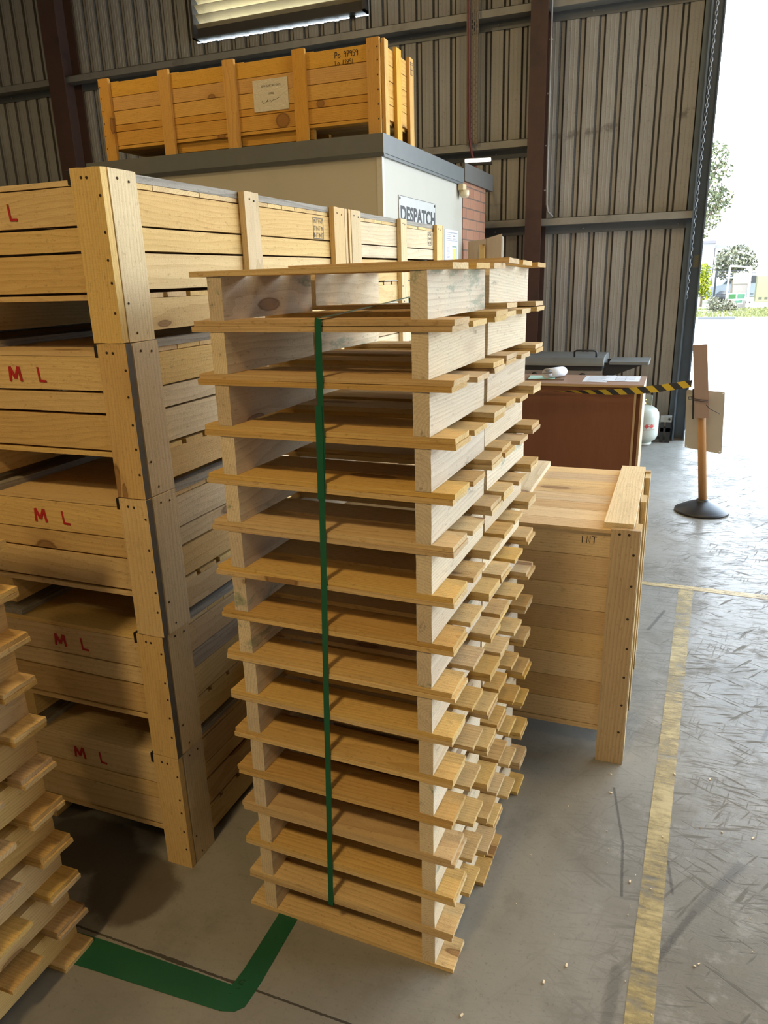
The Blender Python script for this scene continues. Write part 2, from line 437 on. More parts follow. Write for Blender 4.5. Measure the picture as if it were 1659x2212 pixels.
def mat_paint(name, col, wear_lo, wear_hi, rough=.5):
    """floor paint that has worn away in patches"""
    N = NT(name)
    co = N.n('TexCoord').outputs['Object']; s = N.sep(co)
    n1 = N.noise(co, 14.0, 6.0, .7); n2 = N.noise(N.comb(N.math('MULTIPLY', s[0], 1.0), N.math('MULTIPLY', s[1], 1.6), 0.0), 1.6, 3.0)
    n3 = N.noise(N.comb(N.math('MULTIPLY', s[0], 12.0), N.math('MULTIPLY', s[1], 70.0), 0.0), 1.0, 3.0, .6)
    w = N.math('ADD', N.math('MULTIPLY', n1, .5), N.math('ADD', N.math('MULTIPLY', n2, .5), N.math('MULTIPLY', N.math('SUBTRACT', n3, .5), .35)))
    a = N.math('SUBTRACT', 1.0, N.ramp(w, wear_lo, wear_hi))
    c = N.mix(n1, (*[x * .8 for x in col], 1), (*[min(1, x * 1.15) for x in col], 1))
    b = N.bsdf(c, rough, spec=.4)
    N.set(b.inputs['Alpha'], a)
    return N.mat

def mat_ply(name, col, col2, axis=2, edge=False):
    if name in _mc: return _mc[name]
    N = NT(name)
    s = N.sep(N.n('TexCoord').outputs['Object'])
    k = [14.0, 14.0, 14.0]; k[axis] = 1.1
    g = N.noise(N.comb(*[N.math('MULTIPLY', s[i], k[i]) for i in range(3)]), 1.0, 5.0, .6)
    k2 = [160.0] * 3; k2[axis] = 9.0
    f = N.noise(N.comb(*[N.math('MULTIPLY', s[i], k2[i]) for i in range(3)]), 1.0, 2.0)
    c = N.mix(N.math('ADD', N.math('MULTIPLY', g, .7), N.math('MULTIPLY', f, .4), clamp=True), (*col, 1), (*col2, 1))
    N.bsdf(c, .55, bump=f, bstr=.08, spec=.3)
    _mc[name] = N.mat
    return N.mat

# ------------------------------------------------------------------ camera (solved from the photograph)
cam = bpy.data.cameras.new('camera'); co_ = bpy.data.objects.new('camera', cam); COL.objects.link(co_)
f_px, pitch, roll, yaw, hc = 1590.0, .30885, -.0298, .38, 1.6872
cp, sp = math.cos(pitch), math.sin(pitch)
fw = Vector((0, cp, -sp)); up = Vector((0, sp, cp)); rt = Vector((1, 0, 0))
r2 = rt * math.cos(roll) + up * math.sin(roll); u2 = up * math.cos(roll) - rt * math.sin(roll)
Rz = Matrix.Rotation(yaw, 3, 'Z')
r2, u2, fw = Rz @ r2, Rz @ u2, Rz @ fw
M = Matrix.Identity(4)
for i in range(3):
    M[i][0], M[i][1], M[i][2] = r2[i], u2[i], -fw[i]
M[2][3] = hc
co_.matrix_world = M
cam.sensor_fit = 'VERTICAL'; cam.sensor_height = 36.0; cam.lens = 36.0 * f_px / 2212.0
cam.clip_start = .02; cam.clip_end = 400
sc.camera = co_

# ------------------------------------------------------------------ the shed
YW = 8.155                      # inside face of the steel end wall
XL, XR, YB, ZC = -14.0, 9.0, -11.0, 6.6
fl = MB(); fl.box(XL, XR, YB, YW + .30, -.2, 0); struct('floor', fl, FLOOR)

def cladding(x0, x1, z0, z1, y=YW):
    """trapezoidal sheet: flat pans with outward ribs and two shallow swages per pan"""
    prof = []
    pitch = .181; k0 = math.floor((x0 + 1.275) / pitch) - 1
    k = k0
    while True:
        c = -1.275 + k * pitch; k += 1
        if c - .04 > x1: break
        for dx, dy in ((-.031, 0), (-.019, .017), (.019, .017), (.031, 0), (.068, 0), (.071, -.0014), (.077, -.0014), (.080, 0), (.106, 0), (.109, -.0014), (.115, -.0014), (.118, 0)):
            prof.append((c + dx, y + dy))
    prof = [p for p in prof if x0 < p[0] < x1]
    prof = [(x0, y)] + prof + [(x1, y)]
    b = MB(); n = len(prof)
    vs = [(x, yy, z) for x, yy in prof for z in (z0, z1)]
    b.add(vs, [(2 * i, 2 * i + 2, 2 * i + 3, 2 * i + 1) for i in range(n - 1)])
    return b
LX0, LX1, LZ = -5.355, -3.262, 4.28        # louvre opening
DX0, DX1, DZ = .135, 8.2, 5.2              # roller door opening
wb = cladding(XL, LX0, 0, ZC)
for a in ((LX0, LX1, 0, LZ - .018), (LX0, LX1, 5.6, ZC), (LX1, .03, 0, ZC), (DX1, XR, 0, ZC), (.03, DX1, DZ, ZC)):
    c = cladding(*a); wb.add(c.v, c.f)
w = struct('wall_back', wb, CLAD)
md = w.modifiers.new('Solidify', 'SOLIDIFY'); md.thickness = .002; md.offset = 1
SHEET = plain('shed_sheet', (.30, .28, .24), .6, var=.15)
struct('wall_front', MB().box(XL, XR, YB - .1, YB, 0, ZC), SHEET)
struct('wall_left', MB().box(XL - .1, XL, YB, YW, 0, ZC), SHEET)
RY0, RY1, RZ = 3.6, 8.05, 5.4            # unseen opening added in the right wall to let in more daylight
struct('wall_right', MB().box(XR, XR + .1, YB, RY0, 0, ZC).box(XR, XR + .1, RY1, YW, 0, ZC).box(XR, XR + .1, RY0, RY1, RZ, ZC), SHEET)
struct('ceiling', MB().box(XL, XR, YB, YW + .3, ZC, ZC + .1), SHEET)

# Z-section girts along the end wall
def girt(name, zw, x0, x1, hf=.065, ho=.083):
    b = MB(); d = .15
    b.box(x0, x1, YW - d, YW - d + .004, zw, zw + hf)
    b.box(x0, x1, YW - d, YW - .004, zw - .004, zw)
    b.box(x0, x1, YW - .008, YW - .003, zw - ho, zw, 1)
    b.box(x0, x1, YW - d, YW - d + .018, zw + hf - .004, zw + hf)
    x = x0 + .4
    while x < x1:
        b.lathe([(.009, 0), (.009, .007), (.004, .009)], (x, YW - .012, zw - ho * .5), 8, 0, axis=(0, -1, 0)); x += .9
    return struct(name, b, [STEELG, STEELD])
girt('trim_1', 2.140, -1.40, .03); girt('trim_2', 2.145, XL, -1.56)
girt('trim_3', 2.885, XL, -1.56)
girt('trim_4', 4.035, XL, -1.56); girt('trim_5', 4.035, -1.40, .03)
girt('trim_6', 5.9, XL, -1.56)

# portal-frame columns
def column(name, x0, x1, label):
    b = MB()
    b.box(x0, x1, 7.86, 7.872, 0, ZC); b.box(x0, x1, YW - .014, YW - .002, 0, ZC)
    xm = (x0 + x1) / 2
    b.box(xm - .005, xm + .005, 7.872, YW - .014, 0, ZC)
    o = b.build(name, REDOX); return tag(o, label, 'column')
column('steel_column', -1.530, -1.372, 'red oxide steel column between the two wall girts beside the perforated cable tray')
column('steel_column', -7.30, -7.06, 'dark red steel column at the far left behind the crate on the office roof')

# louvre vent with daylight behind the blades
lv = thing('louvre_vent', 'long white slatted louvre vent high in the steel wall above the orange crate', 'vent', ((LX0 + LX1) / 2, YW, LZ))
LW = LX1 - LX0
LOUV = plain('louvre_blade', (.62, .53, .33), .5, dirt=(.25, .2, .12), dirtamt=.5)
DKF = plain('louvre_frame', (.06, .055, .05), .5)
fb = MB(); h = 1.3
fb.box(-LW / 2, LW / 2, -.10, .03, 0, .012); fb.box(-LW / 2, LW / 2, -.02, .0, .012, .125)
fb.box(-LW / 2, -LW / 2 + .03, -.10, .05, 0, h); fb.box(LW / 2 - .03, LW / 2, -.10, .05, 0, h); fb.box(-LW / 2, LW / 2, -.10, .05, h, h + .03)
fb.build('frame', DKF, lv)
sb = MB(); z = .062
while z < h - .05:
    sb.obox((0, .0, z + .045), (LW / 2 - .032, 0, 0), (0, .055, -.040), (0, .002, .0028)); z += .092
sb.build('blades', LOUV, lv)
gb = MB(); k = -12
while -1.275 + .181 * k < LX0 - .05: k += 1
while True:
    c = -1.275 + .181 * k
    if c < LX0 + .03: k += 1; continue
    if c > LX1 - .02: break
    gb.box(c - .030 - lv.location.x, c + .030 - lv.location.x, -.004, .032, -.020, .0); k += 1
gb.build('sill_packers', DKF, lv)

# door jamb, hanging chain, label
jb = MB(); jb.box(.018, .034, 7.98, 8.36, 0, DZ + .6); jb.box(.034, .135, 8.13, 8.17, 0, DZ + .6); jb.box(.125, .137, 8.02, 8.36, 0, DZ + .6); jb.box(-.03, .018, 8.10, 8.155, 0, DZ + .6)
struct('door_1', jb, JAMB)
hd = MB(); hd.box(DX0, DX1, 8.02, 8.4, DZ, DZ + .6); struct('trim_8', hd, JAMB)
jr = MB(); jr.box(DX1, DX1 + .12, 8.0, 8.36, 0, DZ + .6); struct('trim_9', jr, JAMB)
ch = MB(); z = 4.9; k = 0
CH = plain('chain_steel', (.36, .38, .41), .35, .7)
while z > 1.44:
    x = .033 + (z - 1.44) * .0125; cz = z - .021
    pts = []
    for t in range(12):
        a = 2 * PI * t / 12
        e, q = .0105 * math.cos(a), .021 * math.sin(a) * 1.15
        pts.append((x + e, 8.0, cz + q) if k % 2 == 0 else (x, 8.0 + e, cz + q))
    ch.tube(pts, .0031, 6, closed=True); z -= .036; k += 1
tag(ch.build('hoist_chain', CH), 'galvanised chain hanging down the roller door jamb', 'chain')
ws = thing('warning_sticker', 'small grey warning sticker with yellow stripes on the door jamb', 'sticker', (.092, 8.128, 1.748))
MB().box(-.028, .028, -.001, .001, -.058, .058).build('backing', plain('sticker_grey', (.20, .21, .20), .5), ws)
yb = MB()
for i in range(6):
    yb.obox((0.002, -.0014, -.042 + i * .017), (.016, 0, .008), (0, .0004, 0), (0, 0, .003))
yb.build('stripes', plain('sticker_yellow', (.35, .30, .08), .5), ws)

# cable tray + conduits on the wall
ct = MB()
for i in range(70):
    zz = 2.93 + i * .05
    ct.box(-2.168, -2.158, 7.955, 7.975, zz, zz + .05); ct.box(-2.062, -2.052, 7.955, 7.975, zz, zz + .05)
    for j in range(4):
        x = -2.158 + j * .024
        ct.box(x, x + .012, 7.968, 7.971, zz, zz + .05)
        ct.box(x + .012, x + .024, 7.968, 7.971, zz + (.0 if j % 2 else .025), zz + (.012 if j % 2 else .037))
tag(ct.build('cable_tray', plain('tray_steel', (.22, .19, .16), .5, .4, dirt=(.09, .05, .04))), 'perforated steel cable tray running up the wall beside the red pipe', 'cable tray')
rp = MB(); rp.tube([(-2.165, 7.945, 6.4), (-2.145, 7.945, 4.2), (-2.13, 7.94, 3.0), (-2.10, 7.93, 2.84), (-2.05, 7.90, 2.70), (-2.03, 7.85, 2.55)], .013, 10)
tag(rp.build('red_pipe', plain('red_pipe', (.16, .035, .04), .4)), 'thin dark red pipe dropping beside the cable tray to the office roof', 'pipe')
cd = MB(); cd.tube([(-1.352, 7.93, 6.3), (-1.350, 7.93, 4.0), (-1.340, 7.93, 2.5), (-1.338, 7.94, 2.33), (-1.325, 7.96, 2.26), (-1.28, 7.99, 2.215)], .010, 10)
for zz in (2.45, 2.85, 3.3, 3.75, 4.2):
    cd.box(-1.366, -1.332, 7.925, 7.945, zz, zz + .012)
tag(cd.build('conduit', plain('conduit_grey', (.36, .35, .33), .5, dirt=(.1, .09, .08))), 'grey electrical conduit clipped beside the middle steel column bending at the girt', 'conduit')

# ------------------------------------------------------------------ floor markings
GREEN = mat_paint('green_floor_paint', (.010, .085, .038), .60, .70)
YELL = mat_paint('yellow_floor_paint', (.47, .37, .15), .36, .66)
YELL2 = mat_paint('yellow_floor_paint_thin', (.55, .42, .18), .38, .66)
gl = MB()
gl.prism([(-1.43, 1.055), (-1.30, 1.063), (-.90, 1.082), (-.866, 1.092), (-.848, 1.112), (-.844, 1.18), (-.85, 1.60), (-.85, 3.2), (-.905, 3.2), (-.905, 1.60), (-.905, 1.20), (-.91, 1.152), (-1.30, 1.148), (-1.43, 1.142)], .0006, .0014, plane='xy')
tag(gl.build('floor_marking', GREEN), 'dark green painted floor line turning a corner under the strapped pallets', 'floor marking')
yl = MB(); yl.prism([(-.005, .6), (.06, .6), (.081, 1.4), (.103, 2.05), (.145, 3.0), (.190, 4.06), (.115, 4.06), (.078, 3.0), (.040, 2.05), (.016, 1.4)], .0006, .0014, plane='xy')
tag(yl.build('floor_marking', YELL), 'long worn yellow floor line running up the right side of the photo', 'floor marking')
yc = MB(); yc.prism([(-1.2, 4.075), (.2, 4.065), (1.6, 4.02), (4.5, 3.95), (4.5, 4.02), (1.6, 4.095), (.2, 4.118), (-1.2, 4.122)], .0006, .0014, plane='xy')
tag(yc.build('floor_marking', YELL2), 'narrow yellow floor line crossing behind the INT crate towards the right edge', 'floor marking')
chips = MB()
for i in range(60):
    x = rnd.uniform(-.45, .35); y = rnd.uniform(.9, 2.4); a = rnd.uniform(0, PI)
    if x < -.3 and y > 1.3: continue
    l = rnd.choice((.0015, .002, .003, .005)); c, s_ = math.cos(a), math.sin(a)
    chips.obox((x, y, .0022), (c * l, s_ * l, 0), (-s_ * l * .45, c * l * .45, 0), (0, 0, .0012))
o = chips.build('wood_chips', plain('chip_wood', (.75, .65, .48), .8)); tag(o, 'scattered pale wood chips on the concrete in front of the INT crate', 'wood chips'); o['kind'] = 'stuff'

# ------------------------------------------------------------------ pallets
PH, BT, PL = .114, .012, .595
ORD = ['topmost', 'second', 'third', 'fourth', 'fifth', 'sixth', 'seventh', 'eighth', 'ninth', 'tenth', 'eleventh', 'twelfth', 'thirteenth', 'fourteenth', 'lowest']
def make_pallet(loc, rz, rx, label, group, depth=.40, flip=False, tone=None, weather=0):
    """origin: near right bottom corner; boards run along -x, bearers along +y (or -y when flipped)"""
    t = thing('pallet', label, 'pallet', loc, rz, group, rx)
    sgn = -1 if flip else 1
    def Y(a, b): return (a * sgn, b * sgn) if sgn > 0 else (b * sgn, a * sgn)
    e = lambda k=.003: rnd.uniform(-k, k)
    ys = [(0, .100), (.150 if depth < .41 else .157, .248 if depth < .41 else .255), (depth - .101, depth)]
    for i, (a, b) in enumerate(ys):
        y0, y1 = Y(a + (0 if i == 0 else e()), b + e())
        MB().plank(-PL + e(.004), 0 + e(.004), y0, y1, .1021, PH - .0003, .0005, .0009).build('deck_board', wood('pallet', 0), t)
        if i != 1:
            y0, y1 = Y(a + (abs(e(.002)) if i == 0 else e()), b + e())
            MB().plank(-PL + e(.004), 0 + e(.004), y0, y1, .0003, .0119, .0005, .0009).build('bottom_board', wood('pallet', 0), t)
    bt = tone or ('bearer' if rnd.random() < .85 else 'pallet')
    for x0, x1 in ((-.0845, -.0495), (-.5525, -.5165)):
        dx = e(.003); y0, y1 = Y(.001 + abs(e(.002)), depth - .001 - abs(e(.003)))
        MB().plank(x0 + dx, x1 + dx, y0, y1, .0121, .1019, .0004, .0008).build('bearer', wood(bt, 1), t)
    return t
O0 = Vector((-.396, 1.370, 0)); RZP = -.032
uu = Vector((math.cos(RZP), math.sin(RZP), 0)); vv = Vector((-math.sin(RZP), math.cos(RZP), 0))
for k in range(15):                                   # strapped front stack
    n = 14 - k
    lab = {14: 'topmost pine pallet of the green strapped front stack, its deck at eye level', 0: 'bottom pine pallet of the green strapped front stack, standing on the floor'}.get(k, 'pine pallet, %s from the top of the green strapped front stack' % ORD[n])
    jx, jy = rnd.uniform(-.0025, .0025), rnd.uniform(-.0015, .0015)
    if k == 14: jx, jy = 0.0, 0.0
    p = O0 + uu * jx + vv * (jy if k < 14 else 0) + Vector((0, 0, k * PH))
    make_pallet(p, RZP + rnd.uniform(-.003, .003), 0, lab, 'pallets in the strapped front stack', tone='bearer')
LEAN = math.radians(.55)
for k in range(15):                                   # stack standing close behind it
    n = 14 - k
    lab = {14: 'topmost pallet of the leaning stack behind the strapped front stack', 0: 'bottom pallet of the leaning stack behind the strapped front stack'}.get(k, 'pine pallet, %s from the top of the stack behind the strapped one' % ORD[n])
    z = k * PH * math.cos(LEAN) + .0045
    p = O0 + vv * (.4035 + k * PH * math.sin(LEAN)) + uu * rnd.uniform(-.006, .003) + Vector((0, 0, z))
    make_pallet(p + (Vector((0, 0, .0085)) if k == 14 else Vector()), RZP, -LEAN - (.018 if k == 14 else 0), lab, 'pallets in the stack behind the strapped one', depth=.418, tone='bearer')
for k in range(12):                                   # stack cut by the left edge of the photo
    lab = 'bottom pallet of the stack at the lower left, on the green line' if k == 0 else 'pine pallet, %s up from the floor in the lower left stack' % ORD[k]
    p = Vector((-1.337 - .0028 * k, 1.136, k * PH))
    make_pallet(p, .02, 0, lab, 'pallets in the lower left stack', depth=.41, flip=True, tone='pallet')

# green strap round both stacks
st = thing('strapping_band', 'green plastic strap wrapped vertically round the two pallet stacks', 'strap', O0 + uu * -.34)
STRAP = plain('green_strap', (.006, .105, .050), .38, var=.12, scale=50, bstr=.04)
def Lp(u, v, z): return uu * (u + .34) + vv * v + Vector((0, 0, z))
fr = [(-.2835, 1.612), (-.2850, 1.60), (-.2875, 1.50), (-.2900, 1.41), (-.2935, 1.30), (-.2985, 1.21), (-.3070, .98), (-.3165, .74), (-.3256, .474), (-.3395, .111), (-.3400, .0975)]
b = MB()
nf = -vv
b.ribbon([Lp(u, -.0032, z) for u, z in fr], .0150, nf, .0008)
b.build('front_run', STRAP, st)
b = MB(); b.ribbon([Lp(-.2835, -.0036, 1.6125), Lp(-.300, .10, 1.6125), Lp(-.37, .55, 1.6195), Lp(-.421, .868, 1.626)], .0145, (0, 0, 1), .0008)
b.build('top_run', STRAP, st)
b = MB(); b.ribbon([Lp(-.421, .868, 1.626), Lp(-.38, .86, 1.0), Lp(-.345, .845, .0975)], .0145, vv, .0008)
b.build('back_run', STRAP, st)
b = MB(); b.ribbon([Lp(-.3400, -.0030, .0975), Lp(-.342, .42, .0970), Lp(-.345, .845, .0975)], .0145, (0, 0, -1), .0008)
b.build('bottom_run', STRAP, st)
b = MB(); b.ribbon([Lp(-.2935, -.0046, 1.435), Lp(-.2955, -.0046, 1.33), Lp(-.2990, -.0046, 1.23)], .0165, nf, .0010)
b.build('overlap', STRAP, st)

# ------------------------------------------------------------------ stacked crates at the left
CH_ = .3886; CW = 1.15
def nails(b, face, pts, m=1, r=.0034):
    for p in pts:
        ax = {'y': (0, -1, 0), 'x': (1, 0, 0)}[face]
        b.lathe([(r, 0), (r * .8, .0012), (r * .3, .0015)], p, 8, m, axis=ax)
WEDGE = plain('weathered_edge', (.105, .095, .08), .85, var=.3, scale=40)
def make_crate(loc, D, label, group, stencil=True, clip=True, tone='crate', tone2='saw', mid=None, dark_edge=False):
    t = thing('crate', label, 'crate', loc, 0, group)
    X, Y = CW / 2, D / 2; Z = CH_ - .0024
    e = lambda k=.002: rnd.uniform(-k, k)
    mid = mid if mid is not None else 0
    # corner planks on the end (front) face and behind
    for sx in (1, -1):
        for sy in (-1, 1):
            b = MB()
            x0, x1 = sorted((sx * X, sx * (X - .087))); y0, y1 = sorted((sy * Y, sy * (Y - .020)))
            b.plank(x0, x1, y0, y1, .0004, Z, .0004, .0008)
            if sx > 0 and sy < 0:
                nails(b, 'y', [(X - .058 + e(), -Y - .0005, Z - .02), (X - .040 + e(), -Y - .0005, Z - .021)] + [(X - .010 + e(), -Y - .0005, zz + e(.01)) for zz in (.33, .25, .19, .13, .07)])
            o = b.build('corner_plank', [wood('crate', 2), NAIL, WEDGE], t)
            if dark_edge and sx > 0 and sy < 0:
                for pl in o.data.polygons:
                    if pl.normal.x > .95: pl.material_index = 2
    # planks up the long faces
    for sx in (1, -1):
        x0, x1 = sorted((sx * X, sx * (X - .020)))
        for i, (a, c) in enumerate(((-Y + .0255, -Y + .120), (mid - .041, mid + .041), (Y - .118, Y - .0235))):
            b = MB(); b.plank(x0, x1, a, c, .0004, Z, .0004, .0008)
            if sx > 0:
                nails(b, 'x', [(X + .0005, a + .028 + e(), Z - .02), (X + .0005, c - .028 + e(), Z - .024), (X + .0005, a + .012, .09), (X + .0005, a + .03, .02)])
            b.build('side_plank', [wood('saw' if i < 2 else 'crate', 2), NAIL], t)
    # side boards
    for sx in (1, -1):
        x0, x1 = sorted((sx * (X - .0210), sx * (X - .039)))
        for z0, z1 in ((.268, .3525), (.2125, .2635), (.1185, .2070)):
            MB().plank(x0, x1, -Y + .022, Y - .022, z0 + e(), z1 + e(), .0006, .001).build('side_board', wood(rnd.choice((tone2, tone2, 'crate')), 1), t)
    for sy in (-1, 1):
        y0, y1 = sorted((sy * (Y - .0210), sy * (Y - .039)))
        for z0, z1 in ((.268, .3525), (.2125, .2635), (.1185, .2070)):
            MB().plank(-X + .0405, X - .0405, y0, y1, z0 + e(.0015), z1 + e(.0015), .0006, .001).build('end_board', wood(tone, 0), t)
    # lid: boards across, three grey battens along
    b = MB(); y = -Y + .0205; n = 0
    while y < Y - .03:
        wd = rnd.choice((.088, .10, .112)); y1 = min(y + wd, Y - .0205)
        if y1 - y > .02: b.plank(-X + .022, X - .0225 - abs(e(.003)), y, y1 - .0015, .3545, .3665, .0004, .0008)
        y = y1
    b.build('lid', wood('crate', 0), t)
    for x0, x1 in ((-X + .022, -X + .062), (-.05, .05), (X - .062, X - .0215)):
        MB().plank(x0, x1, -Y + .0225, Y - .0225, .3670, Z - .001, .0006, .001).build('lid_batten', wood('grey', 1), t)
    # floor of the crate on three runners
    b = MB(); y = -Y + .021
    while y < Y - .06:
        b.plank(-X + .022, X - .0225, y, y + .080, .0990, .1115, .0005, .001); y += .100
    b.build('floor_boards', wood('crate', 0), t)
    for x0, x1 in ((-X + .0215, -X + .062), (-.03, .03), (X - .062, X - .0215)):
        MB().plank(x0, x1, -Y + .0225, Y - .0225, .020, .0985, .0006, .001).build('runner', wood('crate', 1), t)
    if clip:
        MB().box(X - .101, X - .0875, -Y + .004, -Y + .0195, .3530, .3850).build('corner_clip', BLACKP, t, bevel=.002)
    if stencil:
        yy = -Y + .0200; b = MB()
        def S(pts, w=.0095): b.ribbon([(X - q[0], yy, q[1]) for q in pts], w, (0, -1, 0), .0006)
        zb, zt = .288, .326; o_ = rnd.uniform(-.004, .004)
        S([(.409 + o_, zb), (.406 + o_, zt)], .008); S([(.406 + o_, zt), (.391 + o_, zb + .008)], .0085); S([(.391 + o_, zb + .008), (.377 + o_, zt)], .0085); S([(.376 + o_, zt), (.371 + o_, zb)], .008)
        b.build('stencil_letter', STENCIL, t); b = MB()
        S([(.311 + o_, zt), (.308 + o_, zb)], .006); S([(.310 + o_, zb + .003), (.287 + o_, zb + .002)], .006)
        b.build('stencil_letter', STENCIL, t)
    return t
def stamp(t, y0, y1, z0, z1):
    b = MB(); x = CW / 2 - .0203; w = .0022
    def ln(a, c, p, q): b.ribbon([(x, a, c), (x, p, q)], w, (1, 0, 0), .0005)
    ln(y0, z1, y1, z1); ln(y0, z0, y0, z1); ln(y1, z0, y1, z1); ln(y0, z0, y1, z0)
    n = 4; h = (z1 - z0) / 3
    for r in range(3):
        for c in range(n):
            a = y0 + (y1 - y0) * (c + .25) / n; e = y0 + (y1 - y0) * (c + .8) / n; z = z0 + h * (r + .2)
            ln(a, z, a, z + h * .6); ln(a, z + h * .6, e, z + h * (.6 if (r + c) % 2 else .1))
    b.build('stamp', MARKER, t)
XA, YA = -1.232, 1.443
D1 = 1.347; D2 = 1.265
nm = ['topmost', 'second', 'third', 'fourth', 'bottom']
for i in range(5):
    z = (4 - i) * CH_
    off = [(.0, 0), (.006, 0), (.008, -.002), (-.001, 0), (-.003, 0)][i]
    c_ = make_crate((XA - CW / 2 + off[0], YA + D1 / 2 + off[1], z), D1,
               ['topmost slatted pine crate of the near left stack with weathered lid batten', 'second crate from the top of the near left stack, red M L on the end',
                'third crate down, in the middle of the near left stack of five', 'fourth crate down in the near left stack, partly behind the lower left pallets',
                'bottom crate of the near left stack, standing on the dark patch of concrete'][i], 'crates in the near left stack', mid=-.03, tone2=('saw', 'saw', 'saw', 'weather', 'crate')[i], dark_edge=i in (1, 2, 3))
    if i == 0: stamp(c_, .42, .50, .272, .342)
for i in range(5):
    z = (4 - i) * CH_
    c_ = make_crate((XA - CW / 2, 2.806 + D2 / 2, z), D2,
               '%s crate of the stack behind the near left crates, before the office' % nm[i] if i in (0, 4) else '%s crate from the top of the stack behind the near left crates' % nm[i],
               'crates in the stack before the office', stencil=False, clip=False, mid=.0)
    if i == 0: stamp(c_, .42, .475, .285, .345)

# ------------------------------------------------------------------ despatch office
HX, HY, HZ = -1.795, 4.664, 2.530
hut = thing('office', 'cream panel office with grey fascia and a brick end behind the crate stacks', 'office', (-2.95, 5.9, 0))
HL_ = Vector((-2.95, 5.9, 0))
def hb(b): b.v = [(v[0] - HL_.x, v[1] - HL_.y, v[2]) for v in b.v]; return b
PANEL = plain('office_panel', (.44, .42, .355), .55, var=.05, scale=4, dirt=(.36, .33, .26), dirtamt=.5, dscale=1.7)
FASC = plain('fascia_grey', (.115, .125, .125), .45, var=.08, dirt=(.16, .16, .15), dirtamt=.3)
TRIMW = plain('panel_trim', (.52, .51, .46), .5, dirt=(.2, .18, .14))
b = MB(); b.box(-4.05, HX - .025, HY + .025, 6.56, 0, 2.44); hb(b).build('wall_panel', PANEL, hut)
for q_ in ((HX - .055, HX - .019, HY + .019, HY + .055), (-4.06, -4.02, HY + .019, HY + .05)):
    b = MB(); b.box(*q_, 0, 2.40); hb(b).build('corner_trim', TRIMW, hut)
b = MB()
b.prism([(HY, 2.425), (HY, HZ), (HY + .02, HZ), (HY + .02, 2.402), (HY + .012, 2.402)], -4.10, HX, plane='yz')
b.v = b.v
b.box(HX - .02, HX, HY + .02, 6.53, 2.420, HZ); b.box(HX - .02, HX - .006, HY + .02, 6.53, 2.402, 2.420)
b.box(-4.10, -4.08, HY + .02, 6.53, 2.402, HZ); hb(b).build('fascia', FASC, hut)
b = MB(); b.box(-4.08, HX - .02, HY + .02, 6.53, 2.445, 2.529); hb(b).build('roof', plain('roof_sheet', (.16, .16, .16), .6), hut)
def mat_brick():
    N = NT('red_brick')
    co = N.n('TexCoord').outputs['Object']; s = N.sep(co)
    bt = N.t.nodes.new('ShaderNodeTexBrick')
    N.set(bt.inputs['Vector'], N.comb(N.math('ADD', s[1], s[0]), s[2], 0.0))
    bt.inputs['Scale'].default_value = 1.0; bt.inputs['Brick Width'].default_value = .24; bt.inputs['Row Height'].default_value = .086
    bt.inputs['Mortar Size'].default_value = .006; bt.inputs['Mortar Smooth'].default_value = .2
    bt.inputs['Color1'].default_value = (.40, .21, .13, 1); bt.inputs['Color2'].default_value = (.33, .16, .10, 1); bt.inputs['Mortar'].default_value = (.13, .11, .09, 1)
    n = N.noise(co, 30.0, 4.0)
    c = N.mix(N.math('MULTIPLY', n, .5), bt.outputs['Color'], (.22, .10, .065, 1))
    N.bsdf(c, .8, bump=N.math('SUBTRACT', N.math('MULTIPLY', n, .2), bt.outputs['Fac']), bstr=.5, bdist=.004, spec=.2)
    return N.mat
b = MB(); b.box(-2.9, HX - .020, 6.565, 7.36, 0, 2.44); hb(b).build('brick_wall', mat_brick(), hut)
b = MB(); b.box(HX - .02, HX + .006, 6.535, 7.55, 2.440, 2.580); b.box(-2.9, HX - .02, 7.36, 7.55, 2.44, 2.5); b.box(-2.9, HX - .02, 6.565, 7.36, 2.445, 2.50); hb(b).build('annex_fascia', plain('fascia_annex', (.105, .100, .09), .5), hut)
b = MB(); b.box(HX - .028, HX - .012, 5.10, 5.93, 0, 1.98); hb(b).build('door', plain('office_door', (.16, .17, .17), .5), hut)
b = MB(); b.box(HX - .024, HX - .004, 5.93, 5.99, 0, 2.0); b.box(HX - .024, HX - .004, 5.04, 5.10, 0, 2.0); b.box(HX - .024, HX - .004, 5.10, 5.93, 1.98, 2.0); hb(b).build('door_frame', plain('door_frame_grey', (.33, .34, .34), .5), hut)

# DESPATCH sign
sg = thing('sign', 'white rectangular sign reading DESPATCH in black capitals on the office wall', 'sign', (HX - .024, 5.38, 2.09))
MB().box(0, .004, -.405, .405, -.115, .115).build('plate', plain('sign_white', (.50, .50, .48), .4), sg)
b = MB(); b.box(.004, .0044, -.405, .405, .112, .115); b.box(.004, .0044, -.405, -.402, -.115, .115); b.box(.004, .0044, .402, .405, -.115, .115); b.box(.004, .0044, -.405, .405, -.115, -.112); b.build('border', INK, sg)
t_ = text_mesh('DESPATCH', .150, 'lettering', INK, sg, (.0045, -.372, -.052), (0, 1, 0), (0, 0, 1), 1.0, bold=.0055)
ys_ = [v.co.y for v in t_.data.vertices]; zs_ = [v.co.z for v in t_.data.vertices]
for v in t_.data.vertices:
    v.co.y = -.372 + (v.co.y - min(ys_)) / (max(ys_) - min(ys_)) * .765
    v.co.z = -.048 + (v.co.z - min(zs_)) / (max(zs_) - min(zs_)) * .102
b = MB()
for y in (-.385, .385): b.lathe([(.010, 0), (.008, .004)], (.004, y, .097), 10, axis=(1, 0, 0))
b.build('screw', INK, sg)

